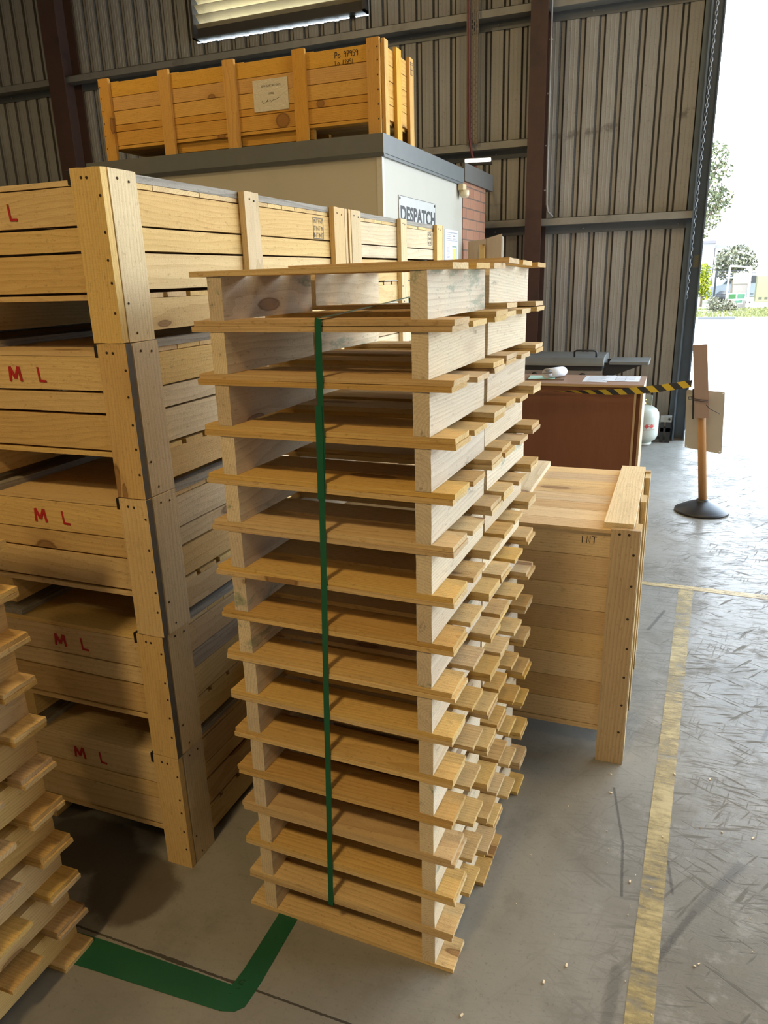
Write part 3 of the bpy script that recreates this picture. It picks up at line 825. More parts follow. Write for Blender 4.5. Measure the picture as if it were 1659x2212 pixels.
# notice sheet and sensor light
nt = thing('notice', 'white printed notice with yellow and green boxes on the office wall under the sensor light', 'notice', (HX - .024, 6.23, 1.85))
MB().box(0, .002, -.20, .20, -.27, .19).build('sheet', PAPER, nt)
b = MB()
b.box(.002, .0024, -.17, .17, .165, .170); b.box(.002, .0024, -.17, .17, .105, .108); b.box(.002, .0024, -.17, -.168, .105, .17); b.box(.002, .0024, .168, .17, .105, .17); b.box(.002, .0024, 0, .002, .105, .17)
for i in range(3): b.box(.002, .0024, -.15, -.03, .118 + i * .016, .122 + i * .016)
b.box(.002, .0024, .04, .12, .120, .124); b.box(.002, .0024, .05, .11, .138, .150)
for i in range(9): b.box(.002, .0024, -.13, -.05 - (i % 3) * .01, .05 - i * .011, .053 - i * .011)
for i in range(6): b.box(.002, .0024, -.16, -.10 - (i % 2) * .02, -.12 - i * .02, -.116 - i * .02)
b.build('printing', plain('print_grey', (.22, .22, .25), .7), nt)
b = MB(); b.box(.002, .0026, .03, .14, -.055, .045); b.box(.002, .0026, .04, .13, -.115, -.080); b.box(.002, .0026, -.08, -.03, .078, .086); b.build('yellow_box', plain('highlight_yellow', (.75, .72, .15), .7), nt)
b = MB(); b.box(.002, .0027, .02, .15, .058, .066); b.box(.002, .0027, .143, .150, -.11, .058); b.box(.002, .0027, -.16, -.04, -.090, -.075); b.box(.002, .0027, .04, .16, -.150, -.138); b.build('green_bar', plain('print_green', (.16, .28, .17), .7), nt)
sn = thing('sensor_light', 'cream sensor light fixed at the top corner of the office below the fascia', 'lamp', (HX - .02, 6.455, 2.36))
b = MB(); b.box(0, .05, -.055, .045, -.005, .045); b.build('housing', plain('cream_plastic', (.62, .50, .30), .4), sn, bevel=.006)
b = MB(); b.lathe([(.0, -.062), (.030, -.058), (.040, -.040), (.040, -.004)], (.045, -.005, 0), 16); b.build('lens', plain('cream_lens', (.70, .60, .40), .3), sn)

# broken white batten light lying on the annex roof
tb = thing('light_batten', 'bright white fluorescent batten lying on the brick annex roof by the red pipe', 'lamp', (-1.93, 7.24, 2.5))
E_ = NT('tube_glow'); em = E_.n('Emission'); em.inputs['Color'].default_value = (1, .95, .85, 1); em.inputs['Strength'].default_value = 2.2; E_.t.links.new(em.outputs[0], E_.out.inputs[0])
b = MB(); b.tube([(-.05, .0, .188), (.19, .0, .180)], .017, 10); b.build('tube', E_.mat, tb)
b = MB(); b.obox((.045, .03, .160), (.145, 0, -.004), (0, .03, 0), (0, 0, .012)); b.build('tray', BLACKP, tb)
for x in (-.06, .12):
    b = MB(); b.box(x - .01, x + .01, .02, .04, .0005, .152); b.build('leg', BLACKP, tb)

# ------------------------------------------------------------------ orange crate on the office roof
TX0, TX1, TY0, TY1, TZ0, TZ1 = -3.950, -1.815, 4.722, 5.312, 2.5302, 3.062
oc = thing('crate', 'long orange pine crate with a taped notice, standing on the office roof', 'crate', ((TX0 + TX1) / 2, (TY0 + TY1) / 2, TZ0))
OX, OY = oc.location.x, oc.location.y
def ob(b): b.v = [(v[0] - OX, v[1] - OY, v[2] - TZ0) for v in b.v]; return b
for a, c in ((-3.950, -3.865), (-3.447, -3.360), (-2.932, -2.845), (-2.420, -2.333), (-1.912, -1.830)):
    for y0, y1 in ((TY0, TY0 + .024), (TY1 - .024, TY1)):
        b = MB(); b.plank(a, c, y0, y1, TZ0 + .0005, TZ1, .0004, .001)
        if y0 == TY0 and a in (-3.950, -1.912):
            for zz in (2.62, 2.70, 2.78, 2.86, 2.94, 3.01): b.lathe([(.005, 0), (.004, .0012)], ((a + .012) if a < -3 else (c - .012), TY0 - .0005, zz), 8, 1, axis=(0, -1, 0))
        ob(b).build('post', [wood('orange', 2), NAIL], oc)
        yb0, yb1 = ((TY0 + .0245, TY0 + .048) if y0 == TY0 else (TY1 - .048, TY1 - .0245))
        if a not in (-1.912,):
            b = MB(); b.plank(a + .06, a + .125, *((TY0 + .058, TY0 + .078) if y0 == TY0 else (TY1 - .078, TY1 - .058)), TZ0 + .08, TZ1 - .012, .0004, .001); ob(b).build('inner_batten', wood('orange', 2), oc)
for z0, z1 in ((2.947, 3.036), (2.859, 2.943), (2.770, 2.855), (2.726, 2.766), (2.636, 2.722)):
    for y0, y1 in ((TY0 + .0245, TY0 + .043), (TY1 - .043, TY1 - .0245)):
        b = MB(); b.plank(TX0 + .022, TX1 - .03, y0, y1, z0, z1, .0006, .001); ob(b).build('side_board', wood('orange', 0), oc)
    for x0, x1 in ((TX0 + .003, TX0 + .021), (TX1 - .0295, TX1 - .012)):
        b = MB(); b.plank(x0, x1, TY0 + .026, TY1 - .026, z0 - .002, z1 - .002, .0006, .001); ob(b).build('end_board', wood('orange', 1), oc)
b = MB(); y = TY0 + .026
while y < TY1 - .08:
    b.plank(TX0 + .02, TX1 - .03, y, y + .085, 2.614, 2.632, .0006, .001); y += .091
ob(b).build('floor_boards', wood('orange', 0), oc)
for y0 in (TY0 + .045, (TY0 + TY1) / 2 - .02, TY1 - .085):
    b = MB(); b.plank(TX0 + .5, TX1 - .5, y0, y0 + .04, 2.552, 2.6135, .0006, .001); ob(b).build('runner', wood('orange', 0), oc)
for a, c in ((4.7465, 4.812), (4.955, 5.045), (5.205, 5.2875)):
    b = MB(); b.plank(TX1 - .0115, TX1 + .010, a, c, TZ0 + .0005, TZ1 - .004, .0004, .001); ob(b).build('end_batten', wood('orange', 2), oc)
b = MB()
for z in (2.99, 3.02): b.box(TX1 + .0100, TX1 + .0112, 5.225, 5.268, z - .0015, z + .0015)
b.box(TX1 + .0100, TX1 + .0112, 5.222, 5.225, 2.96, 3.03); b.box(TX1 + .0100, TX1 + .0112, 5.268, 5.271, 2.96, 3.03); b.box(TX1 + .0100, TX1 + .0112, 5.222, 5.271, 2.957, 2.960); b.box(TX1 + .0100, TX1 + .0112, 5.222, 5.271, 3.03, 3.033); b.box(TX1 + .0100, TX1 + .0112, 5.245, 5.248, 2.96, 3.03)
ob(b).build('stamp', MARKER, oc)
b = MB()
def hand(b, strokes, ox, oz, s, y, w=.004, sxx=1.0):
    for st_ in strokes: b.ribbon([(ox + p[0] * s * sxx, y, oz + p[1] * s) for p in st_], w, (0, -1, 0), .0006)
D_ = {'P': [[(0, 0), (.05, 1)], [(.05, 1), (.45, .95), (.5, .7), (.4, .5), (.05, .45)]], 'O': [[(.3, .6), (.08, .45), (.05, .15), (.3, 0), (.52, .2), (.5, .48), (.3, .6)]],
      '9': [[(.5, .8), (.3, 1), (.08, .85), (.1, .6), (.35, .55), (.5, .8), (.45, 0)]], '7': [[(.05, .95), (.5, 1), (.2, 0)], [(.1, .5), (.45, .52)]],
      '5': [[(.5, 1), (.12, .98), (.08, .6), (.4, .58), (.48, .25), (.3, .02), (.05, .08)]], 'L': [[(.05, 1), (.05, .05), (.5, .1)]], '1': [[(.28, 1), (.22, 0)]], '2': [[(.08, .8), (.25, 1), (.5, .8), (.1, .02), (.55, .04)]],
      'I': [[(.2, 1), (.2, 0)]], 'N': [[(.05, 0), (.08, 1), (.48, .02), (.5, 1)]], 'T': [[(0, 1), (.65, .98)], [(.33, .98), (.3, 0)]]}
def word(b, txt, ox, oz, s, y, w, adv=.62):
    x = ox
    for ch_ in txt:
        if ch_ != ' ': hand(b, D_[ch_], x, oz, s, y, w)
        x += s * adv
word(b, 'PO 97959', -2.133, 2.985, .032, TY0 + .0238, .0040); word(b, 'LO 12751', -2.133, 2.945, .026, TY0 + .0238, .0034)
ob(b).build('handwriting', MARKER, oc)
nn = thing('notice', 'paper notice in a clear plastic sleeve taped to the orange crate', 'notice', (-2.598, TY0 + .0225, 2.832))
PS = NT('plastic_sleeve'); n_ = PS.noise(PS.n('TexCoord').outputs['Object'], 26.0, 4.0, .6, 1.5)
PS.bsdf((.60, .56, .46, 1), .16, bump=n_, bstr=.55, bdist=.010, spec=.6)
MB().box(-.128, .128, -.0016, 0, -.092, .092).build('sleeve', PS.mat, nn)
for txt, z, sz in (('KEVIN CLARK LAST CRATE', .048, .0165), ('2/9/2022', .004, .0150)):
    text_mesh(txt, sz, 'printing', INK, nn, (.005, -.0020, z), (1, 0, 0), (0, 0, 1), .72, 'CENTER', ext=.0002)
b = MB(); b.ribbon([(-.068, -.0017, -.040), (-.062, -.0017, -.026), (-.060, -.0017, -.046), (-.040, -.0017, -.042), (-.020, -.0017, -.024), (-.030, -.0017, -.038), (-.012, -.0017, -.034), (-.002, -.0017, -.030), (.002, -.0017, -.040), (.020, -.0017, -.028), (.036, -.0017, -.030), (.062, -.0017, -.020)], .0022, (0, -1, 0), .0004); b.build('signature', INK, nn)

# ------------------------------------------------------------------ closed crate marked INT
IX0, IX1, IY0, IY1, IZ = -1.10, -.060, 2.375, 3.182, .888
ic = thing('crate', 'closed pine crate marked INT on the floor to the right of the pallets', 'crate', ((IX0 + IX1) / 2, (IY0 + IY1) / 2, 0))
IX, IY = ic.location.x, ic.location.y
def ib(b): b.v = [(v[0] - IX, v[1] - IY, v[2]) for v in b.v]; return b
for a, c in ((-.154, -.062), (IX0 + .002, IX0 + .094)):
    for y0, y1 in ((IY0, IY0 + .020), (IY1 - .020, IY1)):
        b = MB(); b.plank(a, c, y0, y1, .0004, .884, .0003, .0005)
        if y0 == IY0 and a > -.2:
            for zz in (.80, .69, .57, .46, .35, .24, .13): b.lathe([(.0045, 0), (.0035, .0012)], (c - .016 + rnd.uniform(-.004, .003), y0 - .0004, zz), 8, 1, axis=(0, -1, 0))
            for xx in (.028, .058): b.lathe([(.0045, 0), (.0035, .0012)], (a + xx, y0 - .0004, .868), 8, 1, axis=(0, -1, 0))
        ib(b).build('corner_post', [wood('post', 2), NAIL], ic)
zs_ = [.866, .775, .667, .575, .488, .397, .304, .214, .131]
for i in range(8):
    b = MB(); b.plank(IX0 + .021, IX1 - .040, IY0 + .021, IY0 + .038, zs_[i + 1] + .0008, zs_[i] - .0008, .0003, .0004); ib(b).build('front_board', wood('int', 0), ic)
    b = MB(); b.plank(IX0 + .021, IX1 - .040, IY1 - .038, IY1 - .021, zs_[i + 1] + .0008, zs_[i] - .0008, .0003, .0004); ib(b).build('back_board', wood('int', 0), ic)
    for x0, x1 in ((IX1 - .0385, IX1 - .0215), (IX0 + .0035, IX0 + .0205)):
        b = MB(); b.plank(x0, x1, IY0 + .021, IY1 - .021, zs_[i + 1] + .0008, zs_[i] - .0008, .0003, .0004); ib(b).build('side_board', wood('int', 1), ic)
for x0, x1 in ((IX1 - .021, IX1), (IX0 - .0175, IX0 + .003)):
    for a, c in ((IY0 + .021, IY0 + .105), (2.742, 2.832), (3.086, IY1 - .021)):
        b = MB(); b.plank(x0, x1, a, c, .0004, .876, .0003, .0006); ib(b).build('side_post', wood('post', 2), ic)
b = MB(); y = IY0 + .004
for wd in (.088, .115, .092, .105, .100, .098, .110, .090):
    b.plank(IX0 + .004, IX1 - .024, y, min(y + wd - .0012, IY1 - .005), .8670, .8765 if False else .8780, .0003, .0006); y += wd
ib(b).build('lid', wood('int', 0), ic)
for a, c in ((-.178, -.084), (-.575, -.478), (IX0 + .03, IX0 + .12)):
    b = MB(); b.plank(a, c, IY0 + .022, IY1, .8785, .8985, .0004, .0006); ib(b).build('lid_batten', wood('saw', 1), ic)
b = MB(); b.plank(IX0 + .021, IX1 - .024, IY0 + .020, IY1 - .020, .110, .1295, .0003, .0006); ib(b).build('base_board', wood('int', 0), ic)
for a in (IX0 + .12, -.66):
    b = MB(); b.plank(a, a + .07, IY0 + .12, IY1 - .05, .0004, .1095, .0004, .0006); ib(b).build('bearer', wood('int', 1), ic)
b = MB(); word(b, 'INT', -.2495, .8205, .024, IY0 + .0200, .0026, .75); ib(b).build('handwriting', MARKER, ic)

# ------------------------------------------------------------------ brown plywood bench, papers, barbecue, gas bottle
PLYB = mat_ply('brown_ply', (.215, .085, .042), (.135, .050, .024)); PLYE = mat_ply('ply_edge', (.50, .36, .22), (.36, .24, .13), axis=1)
PLYT = mat_ply('ply_top', (.34, .20, .13), (.22, .13, .08), axis=0)
BX0, BX1, BY0, BY1, BZ = -1.62, -.205, 5.575, 6.075, .900
bn = thing('bench', 'brown plywood bench with papers on top, in front of the barbecue', 'bench', ((BX0 + BX1) / 2, (BY0 + BY1) / 2, 0))
QX, QY = bn.location.x, bn.location.y
def bb(b): b.v = [(v[0] - QX, v[1] - QY, v[2]) for v in b.v]; return b
b = MB(); b.box(BX0, BX1, BY0 - .012, BY1, BZ - .018, BZ); bb(b).build('top', [PLYT], bn)
b = MB(); b.box(BX0, BX1 - .001, BY0 - .0128, BY0 - .0122, BZ - .018, BZ - .0005); b.box(BX1 + .0002, BX1 + .0008, BY0 - .012, BY1, BZ - .017, BZ - .001); bb(b).build('top_edge', PLYE, bn)
b = MB(); b.box(BX0 + .017, BX1 - .061, BY0, BY0 + .012, 0, BZ - .0185); bb(b).build('front_panel', PLYB, bn)
b = MB(); b.box(BX1 - .0435, BX1 - .0175, BY0 + .02, BY0 + .03, 0, BZ - .0185); bb(b).build('filler_panel', PLYB, bn)
for x0, x1 in ((BX0, BX0 + .016), (BX1 - .060, BX1 - .044), (BX1 - .017, BX1 - .001)):
    b = MB(); b.box(x0, x1, BY0 - .002, BY1 - .02, 0, BZ - .0185); bb(b).build('side_panel', PLYE, bn)
b = MB(); b.box(BX0, BX1 - .008, BY1 - .018, BY1 - .002, 0, BZ - .0185); bb(b).build('back_panel', PLYB, bn)

pp = MB()
nx = 10
for q, (x0, x1, y0, y1, z) in enumerate(((-.650, -.42, 5.690, 6.03, .9008), (-.50, -.245, 5.74, 6.05, .9022))):
    vs = []; 
    for i in range(nx + 1):
        for j in range(2):
            t = i / nx; zz = z + .0012 * math.sin(t * 5 + q)
            vs.append((x0 + (x1 - x0) * t + j * -.004, y0 + (y1 - y0) * j, zz))
    pp.add(vs, [(2 * i, 2 * i + 2, 2 * i + 3, 2 * i + 1) for i in range(nx)])
pt = thing('paper_sheets', 'white printed sheets lying flat on the right end of the brown bench', 'papers', (-.45, 5.87, .9))
pp.v = [(v[0] + .45, v[1] - 5.87, v[2] - .9) for v in pp.v]
o = pp.build('sheet', PAPER, pt); md = o.modifiers.new('Solidify', 'SOLIDIFY'); md.thickness = .0006
b = MB()
for i in range(9): b.box(-.17, -.02 - (i % 3) * .02, -.13 + i * .03, -.127 + i * .03, .0042, .0046)
for i in range(4): b.box(.03, .17, -.05 + i * .055, -.047 + i * .055, .0052, .0056)
b.box(.03, .10, -.09, -.085, .0052, .0056); b.box(.03, .033, -.09, .12, .0052, .0056); b.box(.10, .103, -.09, .12, .0052, .0056)
b.build('printing', plain('print_grey', (.22, .22, .25), .7), pt)
cb = thing('clipboard', 'clipboard with mint green sheet and rolled pages on the brown bench', 'clipboard', (-.93, 5.85, .9), .10)
MB().box(-.15, .13, -.12, .12, .0004, .005).build('board', mat_ply('clip_ply', (.22, .12, .06), (.14, .08, .04), axis=0), cb)
MB().box(-.14, .06, -.10, .10, .0052, .008).build('green_sheet', plain('mint_paper', (.42, .62, .52), .7), cb)
b = MB(); vs = []; n = 32
for i in range(n + 1):
    a = -1.2 + i / n * 2 * PI * .95; r = .040 - .006 * i / n
    for t in (0, .17): vs.append((.0 + t * .62 + r * math.sin(a) * 1.15, -.085 + t * .78 - r * math.sin(a) * .3, .049 - r * math.cos(a)))
b.add(vs, [(2 * i, 2 * i + 2, 2 * i + 3, 2 * i + 1) for i in range(n)], 0, True)
o = b.build('rolled_pages', PAPER, cb); md = o.modifiers.new('Solidify', 'SOLIDIFY'); md.thickness = .003
b = MB(); b.box(-.02, .06, .095, .118, .0085, .014); b.build('clip', plain('chrome_clip', (.5, .5, .52), .3, .8), cb)

bq = thing('barbecue', 'grey steel barbecue with lid handle and four knobs against the wall behind the bench', 'barbecue', (-1.25, 7.47, 0))
BBQ = plain('bbq_enamel', (.20, .215, .21), .45, .2, dirt=(.08, .07, .06)); SS = plain('bbq_steel', (.42, .41, .37), .35, .5, dirt=(.18, .14, .09), dirtamt=.6)
BQD = plain('bbq_black', (.020, .021, .023), .5)
b = MB(); b.prism([(-.26, .835), (-.255, .862), (-.215, .906), (-.14, .922), (.20, .922), (.26, .895), (.27, .835)], -.42, .615, plane='yz'); b.build('hood', BBQ, bq, bevel=.006)
b = MB(); b.tube([(.34, -.20, .915), (.34, -.215, .965), (.36, -.22, .975), (.52, -.22, .975), (.54, -.215, .965), (.54, -.20, .915)], .009, 8); b.build('lid_handle', BQD, bq)
b = MB(); b.box(-.41, .60, -.245, .25, .795, .834); b.build('fire_box', BQD, bq)
b = MB(); b.prism([(-.270, .690), (-.285, .792), (-.22, .792), (-.22, .690)], -.41, .600, plane='yz'); b.build('control_panel', SS, bq)
for x in (-.25, -.02, .20, .43):
    b = MB(); b.lathe([(.030, 0), (.030, .006), (.024, .010), (.021, .030), (.017, .033)], (x, -.279, .745), 16, axis=(0, -1, .12)); b.box(x - .004, x + .004, -.318, -.305, .725, .765); b.build('knob', BQD, bq)
b = MB(); b.box(-.40, .58, -.22, .24, .62, .689); b.build('drip_tray', BQD, bq)
b = MB(); b.box(.66, 1.005, -.20, .20, .862, .874); b.box(.995, 1.012, -.20, .20, .845, .874); b.box(.66, 1.005, -.206, -.198, .846, .874); b.build('side_shelf', BBQ, bq, bevel=.004)
for y in (-.18, .16):
    b = MB(); b.prism([(.616, .71), (.616, .86), (.97, .86), (.97, .85)], y, y + .012); b.build('shelf_bracket', BQD, bq)
for sx in (-.385, .535):
    for sy in (-.20, .20):
        b = MB(); b.box(sx - .016, sx + .016, sy - .016, sy + .016, 0, .62); b.build('leg', BQD, bq)
b = MB(); b.box(-.40, .55, -.21, .21, .16, .18); b.build('base_shelf', BQD, bq)

gb_ = thing('gas_bottle', 'white gas bottle with red diamond labels standing beside the brown bench', 'gas bottle', (-.272, 7.775, 0))
GW = plain('gas_white', (.48, .52, .46), .35, var=.04, dirt=(.45, .42, .36), dirtamt=.4)
b = MB(); b.lathe([(.095, 0), (.100, .006), (.100, .022), (.090, .026)], seg=32); b.build('foot_ring', GW, gb_)
b = MB(); b.lathe([(.02, .024), (.09, .030), (.135, .055), (.153, .095), (.155, .13), (.155, .285), (.150, .325), (.125, .362), (.085, .385), (.05, .392), (.03, .394)], seg=40); b.build('tank', GW, gb_)
b = MB()
for i in range(14):
    a0 = .5 + i * .28; a1 = a0 + .28
    p = [(math.cos(a) * r, math.sin(a) * r) for a, r in ((a0, .082), (a1, .082), (a1, .088), (a0, .088))]
    b.prism(p, .372, .486, plane='xy')
b.build('collar', GW, gb_)
b = MB(); b.lathe([(.02, .392), (.022, .42), (.012, .425), (.012, .44), (.026, .442), (.026, .455)], seg=16); b.build('valve', plain('brass_valve', (.45, .33, .12), .35, .8), gb_)
b = MB()
def onb(a, z, w, h, k=.1562):
    for da in (-1, 0): pass
    c = Vector((math.cos(a) * k, math.sin(a) * k, z)); tx = Vector((-math.sin(a), math.cos(a), 0)); nx_ = Vector((math.cos(a), math.sin(a), 0))
    return c, tx, nx_
for a in (-1.25, -.92):
    c, tx, nx_ = onb(a, .205, 0, 0); d = .024
    b.add([c + tx * d, c + Vector((0, 0, d)), c - tx * d, c - Vector((0, 0, d))] + [q - nx_ * .003 for q in (c + tx * d, c + Vector((0, 0, d)), c - tx * d, c - Vector((0, 0, d)))], [(0, 1, 2, 3), (7, 6, 5, 4), (0, 4, 5, 1), (1, 5, 6, 2), (2, 6, 7, 3), (3, 7, 4, 0)])
b.build('hazard_diamond', plain('label_red', (.55, .06, .05), .5), gb_)
b = MB()
for i in range(9):
    c, tx, nx_ = onb(-1.4 + i * .085, .170, 0, 0); b.obox(c, tx * .0055, nx_ * .001, (0, 0, .0022))
    if i in (3, 4, 7, 8): b.obox(c + Vector((0, 0, .055)), tx * .0055, nx_ * .001, (0, 0, .0022))
b.build('label_print', plain('print_red', (.45, .16, .14), .6), gb_)

# low steel rack by the jamb
rk = thing('rack', 'low dark steel rack on the floor by the door jamb behind the gas bottle', 'rack', (-.06, 7.90, 0))
b = MB(); b.box(-.045, .062, -.03, .06, .212, .268); b.build('rail', STEELG, rk)
b = MB(); b.lathe([(.012, 0), (.012, .01), (.006, .012)], (.04, -.030, .245), 10, axis=(0, -1, 0)); b.build('bolt', BLACKP, rk)
b = MB(); b.box(-.04, .055, -.02, .05, .11, .15); b.box(.01, .055, -.02, .05, 0, .211); b.box(-.04, -.01, -.02, .05, 0, .211); b.build('base', BQD, rk)

# leaning plywood offcuts by the brick end
PWY = mat_ply('raw_ply', (.52, .39, .25), (.33, .235, .145))
for nme, x0, x1, zt, yb_, lab in (('plywood_sheet', -1.775, -1.617, 1.972, 6.60, 'narrow plywood offcut leaning by the brick end of the office'), ('plywood_sheet', -1.615, -1.482, 1.99, 6.60, 'taller plywood offcut with pale edge at the right of the leaning pair')):
    s_ = thing(nme, lab, 'plywood', (x0, yb_, 0))
    b = MB(); w_ = x1 - x0
    b.add([(0, -.10, 0), (w_, -.10, 0), (w_, .0, zt + (.02 if w_ < .15 else .003)), (0, .0, zt - .012), (0, -.088, 0), (w_, -.088, 0), (w_, .012, zt + (.02 if w_ < .15 else .003)), (0, .012, zt - .012)],
          [(0, 1, 2, 3), (7, 6, 5, 4), (0, 4, 5, 1), (1, 5, 6, 2), (2, 6, 7, 3), (3, 7, 4, 0)])
    b.build('panel', PWY, s_)
    if w_ > .15:
        b = MB(); b.obox((w_ - .028, -.0685, 1.0), (.024, 0, 0), (0, .011, 0), (0, .045, .93)); b.build('batten', wood('pallet', 2), s_)
    else:
        b = MB(); b.add([(w_ + .0003, -.09, .02), (w_ + .016, -.085, .02), (w_ + .016, .006, zt - .01), (w_ + .0003, .004, zt + .004), (w_ + .0003, -.084, .02), (w_ + .016, -.079, .02), (w_ + .016, .012, zt - .01), (w_ + .0003, .010, zt + .004)], [(0, 1, 2, 3), (7, 6, 5, 4), (0, 4, 5, 1), (1, 5, 6, 2), (2, 6, 7, 3), (3, 7, 4, 0)]); b.build('pale_edge', WHITEP, s_)

# ------------------------------------------------------------------ stanchion, its sign and the barrier tape
SX, SY = .258, 5.575
sta = thing('stanchion', 'leaning brown stanchion post on a black domed base with a plywood piece tied on top', 'stanchion', (SX, SY, 0))
RUB = plain('black_rubber', (.022, .022, .025), .42, var=.2)
b = MB(); b.lathe([(.182, 0), (.186, .006), (.184, .016), (.172, .020), (.168, .024), (.120, .050), (.075, .070), (.048, .080), (.042, .084), (.040, .092), (.030, .094)], seg=48); b.build('base', RUB, sta)
lean = Vector((-.105, .02, 1)).normalized()
BRN = plain('ochre_post', (.50, .25, .085), .5, var=.06)
b = MB(); b.tube([Vector((0, 0, .088)), Vector((0, 0, .088)) + lean * 1.0], .0285, 20); b.build('post', BRN, sta)
c0 = Vector((-.070, -.045, .690)); 
b = MB(); c = c0 + Vector((-.022, 0, .250)); b.obox(c, (.046, 0, .002), (0, .008, 0), Vector((-.030, 0, .250)))
b.build('plywood_piece', mat_ply('dull_ply', (.40, .29, .25), (.30, .21, .18)), sta)
b = MB(); b.obox(c0 + Vector((-.058, .010, .095)), (.006, 0, 0), (0, .012, 0), (-.008, 0, .105)); b.build('plywood_offcut', BQD, sta)
b = MB()
for z, k in ((.81, 0), (.82, .004)):
    cx = -.075 - (z - .7) * .1
    b.tube([(cx - .075, -.057, z + .01), (cx - .04, -.060, z + .004), (cx + .05, -.060, z - .006), (cx + .052, .03, z - .004), (cx - .06, .045, z + .004), (cx - .076, -.02, z + .008), (cx - .075, -.057, z + .01)], .0022, 6)
b.tube([(-.045, -.062, .785), (-.02, -.075, .76), (.02, -.072, .74), (.05, -.07, .725)], .0022, 6)
b.build('wire_tie', BQD, sta)
ss_ = thing('sign', 'blank grey back of a sign board hanging on the leaning stanchion', 'sign', (SX - .045, SY + .048, .65), -.05)
SB = plain('sign_back', (.50, .47, .41), .45, .1, var=.06)
b = MB(); pts = []
for cx, cz, a0 in ((.105, .200, 0), (-.120, .208, 90), (-.098, -.185, 180), (.125, -.215, 270)):
    for k in range(5):
        a = math.radians(a0 + k * 22.5); pts.append((cx + .012 * math.cos(a) - .0, cz + .012 * math.sin(a)))
b.prism(pts, -.0015, .0015, plane='xz'); b.build('board', SB, ss_)
b = MB()
for x, z in ((.105, .200), (-.098, -.187), (.125, -.213)): b.lathe([(.006, 0), (.006, .0004)], (x, -.0016, z), 12, axis=(0, -1, 0))
b.build('fixing_hole', plain('hole_white', (.85, .87, .9), .5), ss_)
def mat_tape():
    N = NT('barrier_tape')
    s = N.sep(N.n('UVMap').outputs[0])
    d = N.math('FRACT', N.math('ADD', N.math('MULTIPLY', s[0], 1.0), N.math('MULTIPLY', s[1], -.45)))
    st_ = N.math('LESS_THAN', d, .5)
    c = N.mix(st_, (.035, .035, .038, 1), (.62, .43, .035, 1))
    N.bsdf(c, .4, spec=.4); return N.mat
def tape(pts, wid, tw, name):
    b = MB(); n = len(pts); L_ = 0; us = []
    vs = []
    for i, p in enumerate(pts):
        p = Vector(p); d = (Vector(pts[min(i + 1, n - 1)]) - Vector(pts[max(i - 1, 0)])).normalized()
        side = Vector((0, -1, 0)); u_ = Vector((0, 0, 1)) * math.cos(tw[i]) + side * math.sin(tw[i])
        if i: L_ += (p - Vector(pts[i - 1])).length
        us.append(L_ / .105)
        vs += [p + u_ * wid / 2, p - u_ * wid / 2]
    fs = [(2 * i, 2 * i + 2, 2 * i + 3, 2 * i + 1) for i in range(n - 1)]
    b.add(vs, fs)
    o = b.build(name, mat_tape())
    uv = o.data.uv_layers.new(name='UVMap')
    for pl in o.data.polygons:
        for li in pl.loop_indices:
            vi = o.data.loops[li].vertex_index
            uv.data[li].uv = (us[vi // 2], 1.0 - (vi % 2))
    md = o.modifiers.new('Solidify', 'SOLIDIFY'); md.thickness = .0006
    return o
tp = []; tw = []
for i in range(61):
    t = i / 60; x = .108 + t * (-1.772 - .108); y = 5.528 + t * (-.02)
    z = .851 + .076 * max(0, 1 - t / .34) ** 1.8
    tp.append((x, y, z)); tw.append(0 if t < .14 else 1.38 * min(1, (t - .14) / .36))
tag(tape(tp, .05, tw, 'barrier_tape'), 'black and yellow striped barrier tape stretched from the leaning stanchion across the bench', 'barrier tape')

# ------------------------------------------------------------------ outside
CONC = plain('driveway_concrete', (.62, .61, .58), .8, var=.04)
struct('driveway', MB().box(-40, 60, YW + .30, 28.0, -.2, -.005), CONC)
struct('side_yard', MB().box(XR + .1, 60, -40, YW + .30, -.2, -.005), CONC)
struct('kerb', MB().box(-40, 60, 28.0, 28.35, -.2, .06), plain('kerb_concrete', (.20, .19, .175), .8))
struct('verge', MB().box(-60, 90, 28.35, 90, -.2, .02), plain('verge_soil', (.13, .125, .065), .9, dirt=(.17, .14, .09), dirtamt=.7, dscale=.8))
dr = MB(); dr.box(.55, 1.70, 27.985, 28.36, -.04, .075); tag(dr.build('storm_drain', plain('drain_dark', (.07, .07, .075), .7)), 'dark storm drain slot in the kerb across the driveway', 'drain')
def leafcloud(name, clusters, mat, n, size, seed, parent=None, loc=None):
    r = random.Random(seed); b = MB()
    tot = sum(c[3] * c[4] * c[5] for c in clusters)
    for (cx, cy, cz, rx, ry, rz) in clusters:
        for i in range(int(n * rx * ry * rz / tot)):
            while True:
                p = Vector((r.uniform(-1, 1), r.uniform(-1, 1), r.uniform(-1, 1)))
                if p.length < 1 and (p.length > .45 or r.random() < .3): break
            p = Vector((cx + p.x * rx, cy + p.y * ry, cz + p.z * rz))
            a = Vector((r.gauss(0, 1), r.gauss(0, 1), r.gauss(0, 1))).normalized(); c = a.orthogonal().normalized()
            c.rotate(Matrix.Rotation(r.random() * 6.28, 3, a)); l = size * r.uniform(.7, 1.4); w_ = l * .5
            b.add([p - a * l, p + c * w_, p + a * l, p - c * w_], [(0, 1, 2, 3)])
    return b.build(name, mat, parent, loc)
def leafmat(name, col, col2):
    N = NT(name)
    r = N.n('NewGeometry').outputs['Random Per Island']
    c = N.mix(r, (*col, 1), (*col2, 1))
    b = N.bsdf(c, .6, spec=.3); return N.mat
BARK = plain('bark', (.20, .15, .11), .9, var=.3)
gt = thing('gum_tree', 'tall gum tree half hidden behind the door jamb', 'tree', (.2, 36, 0))
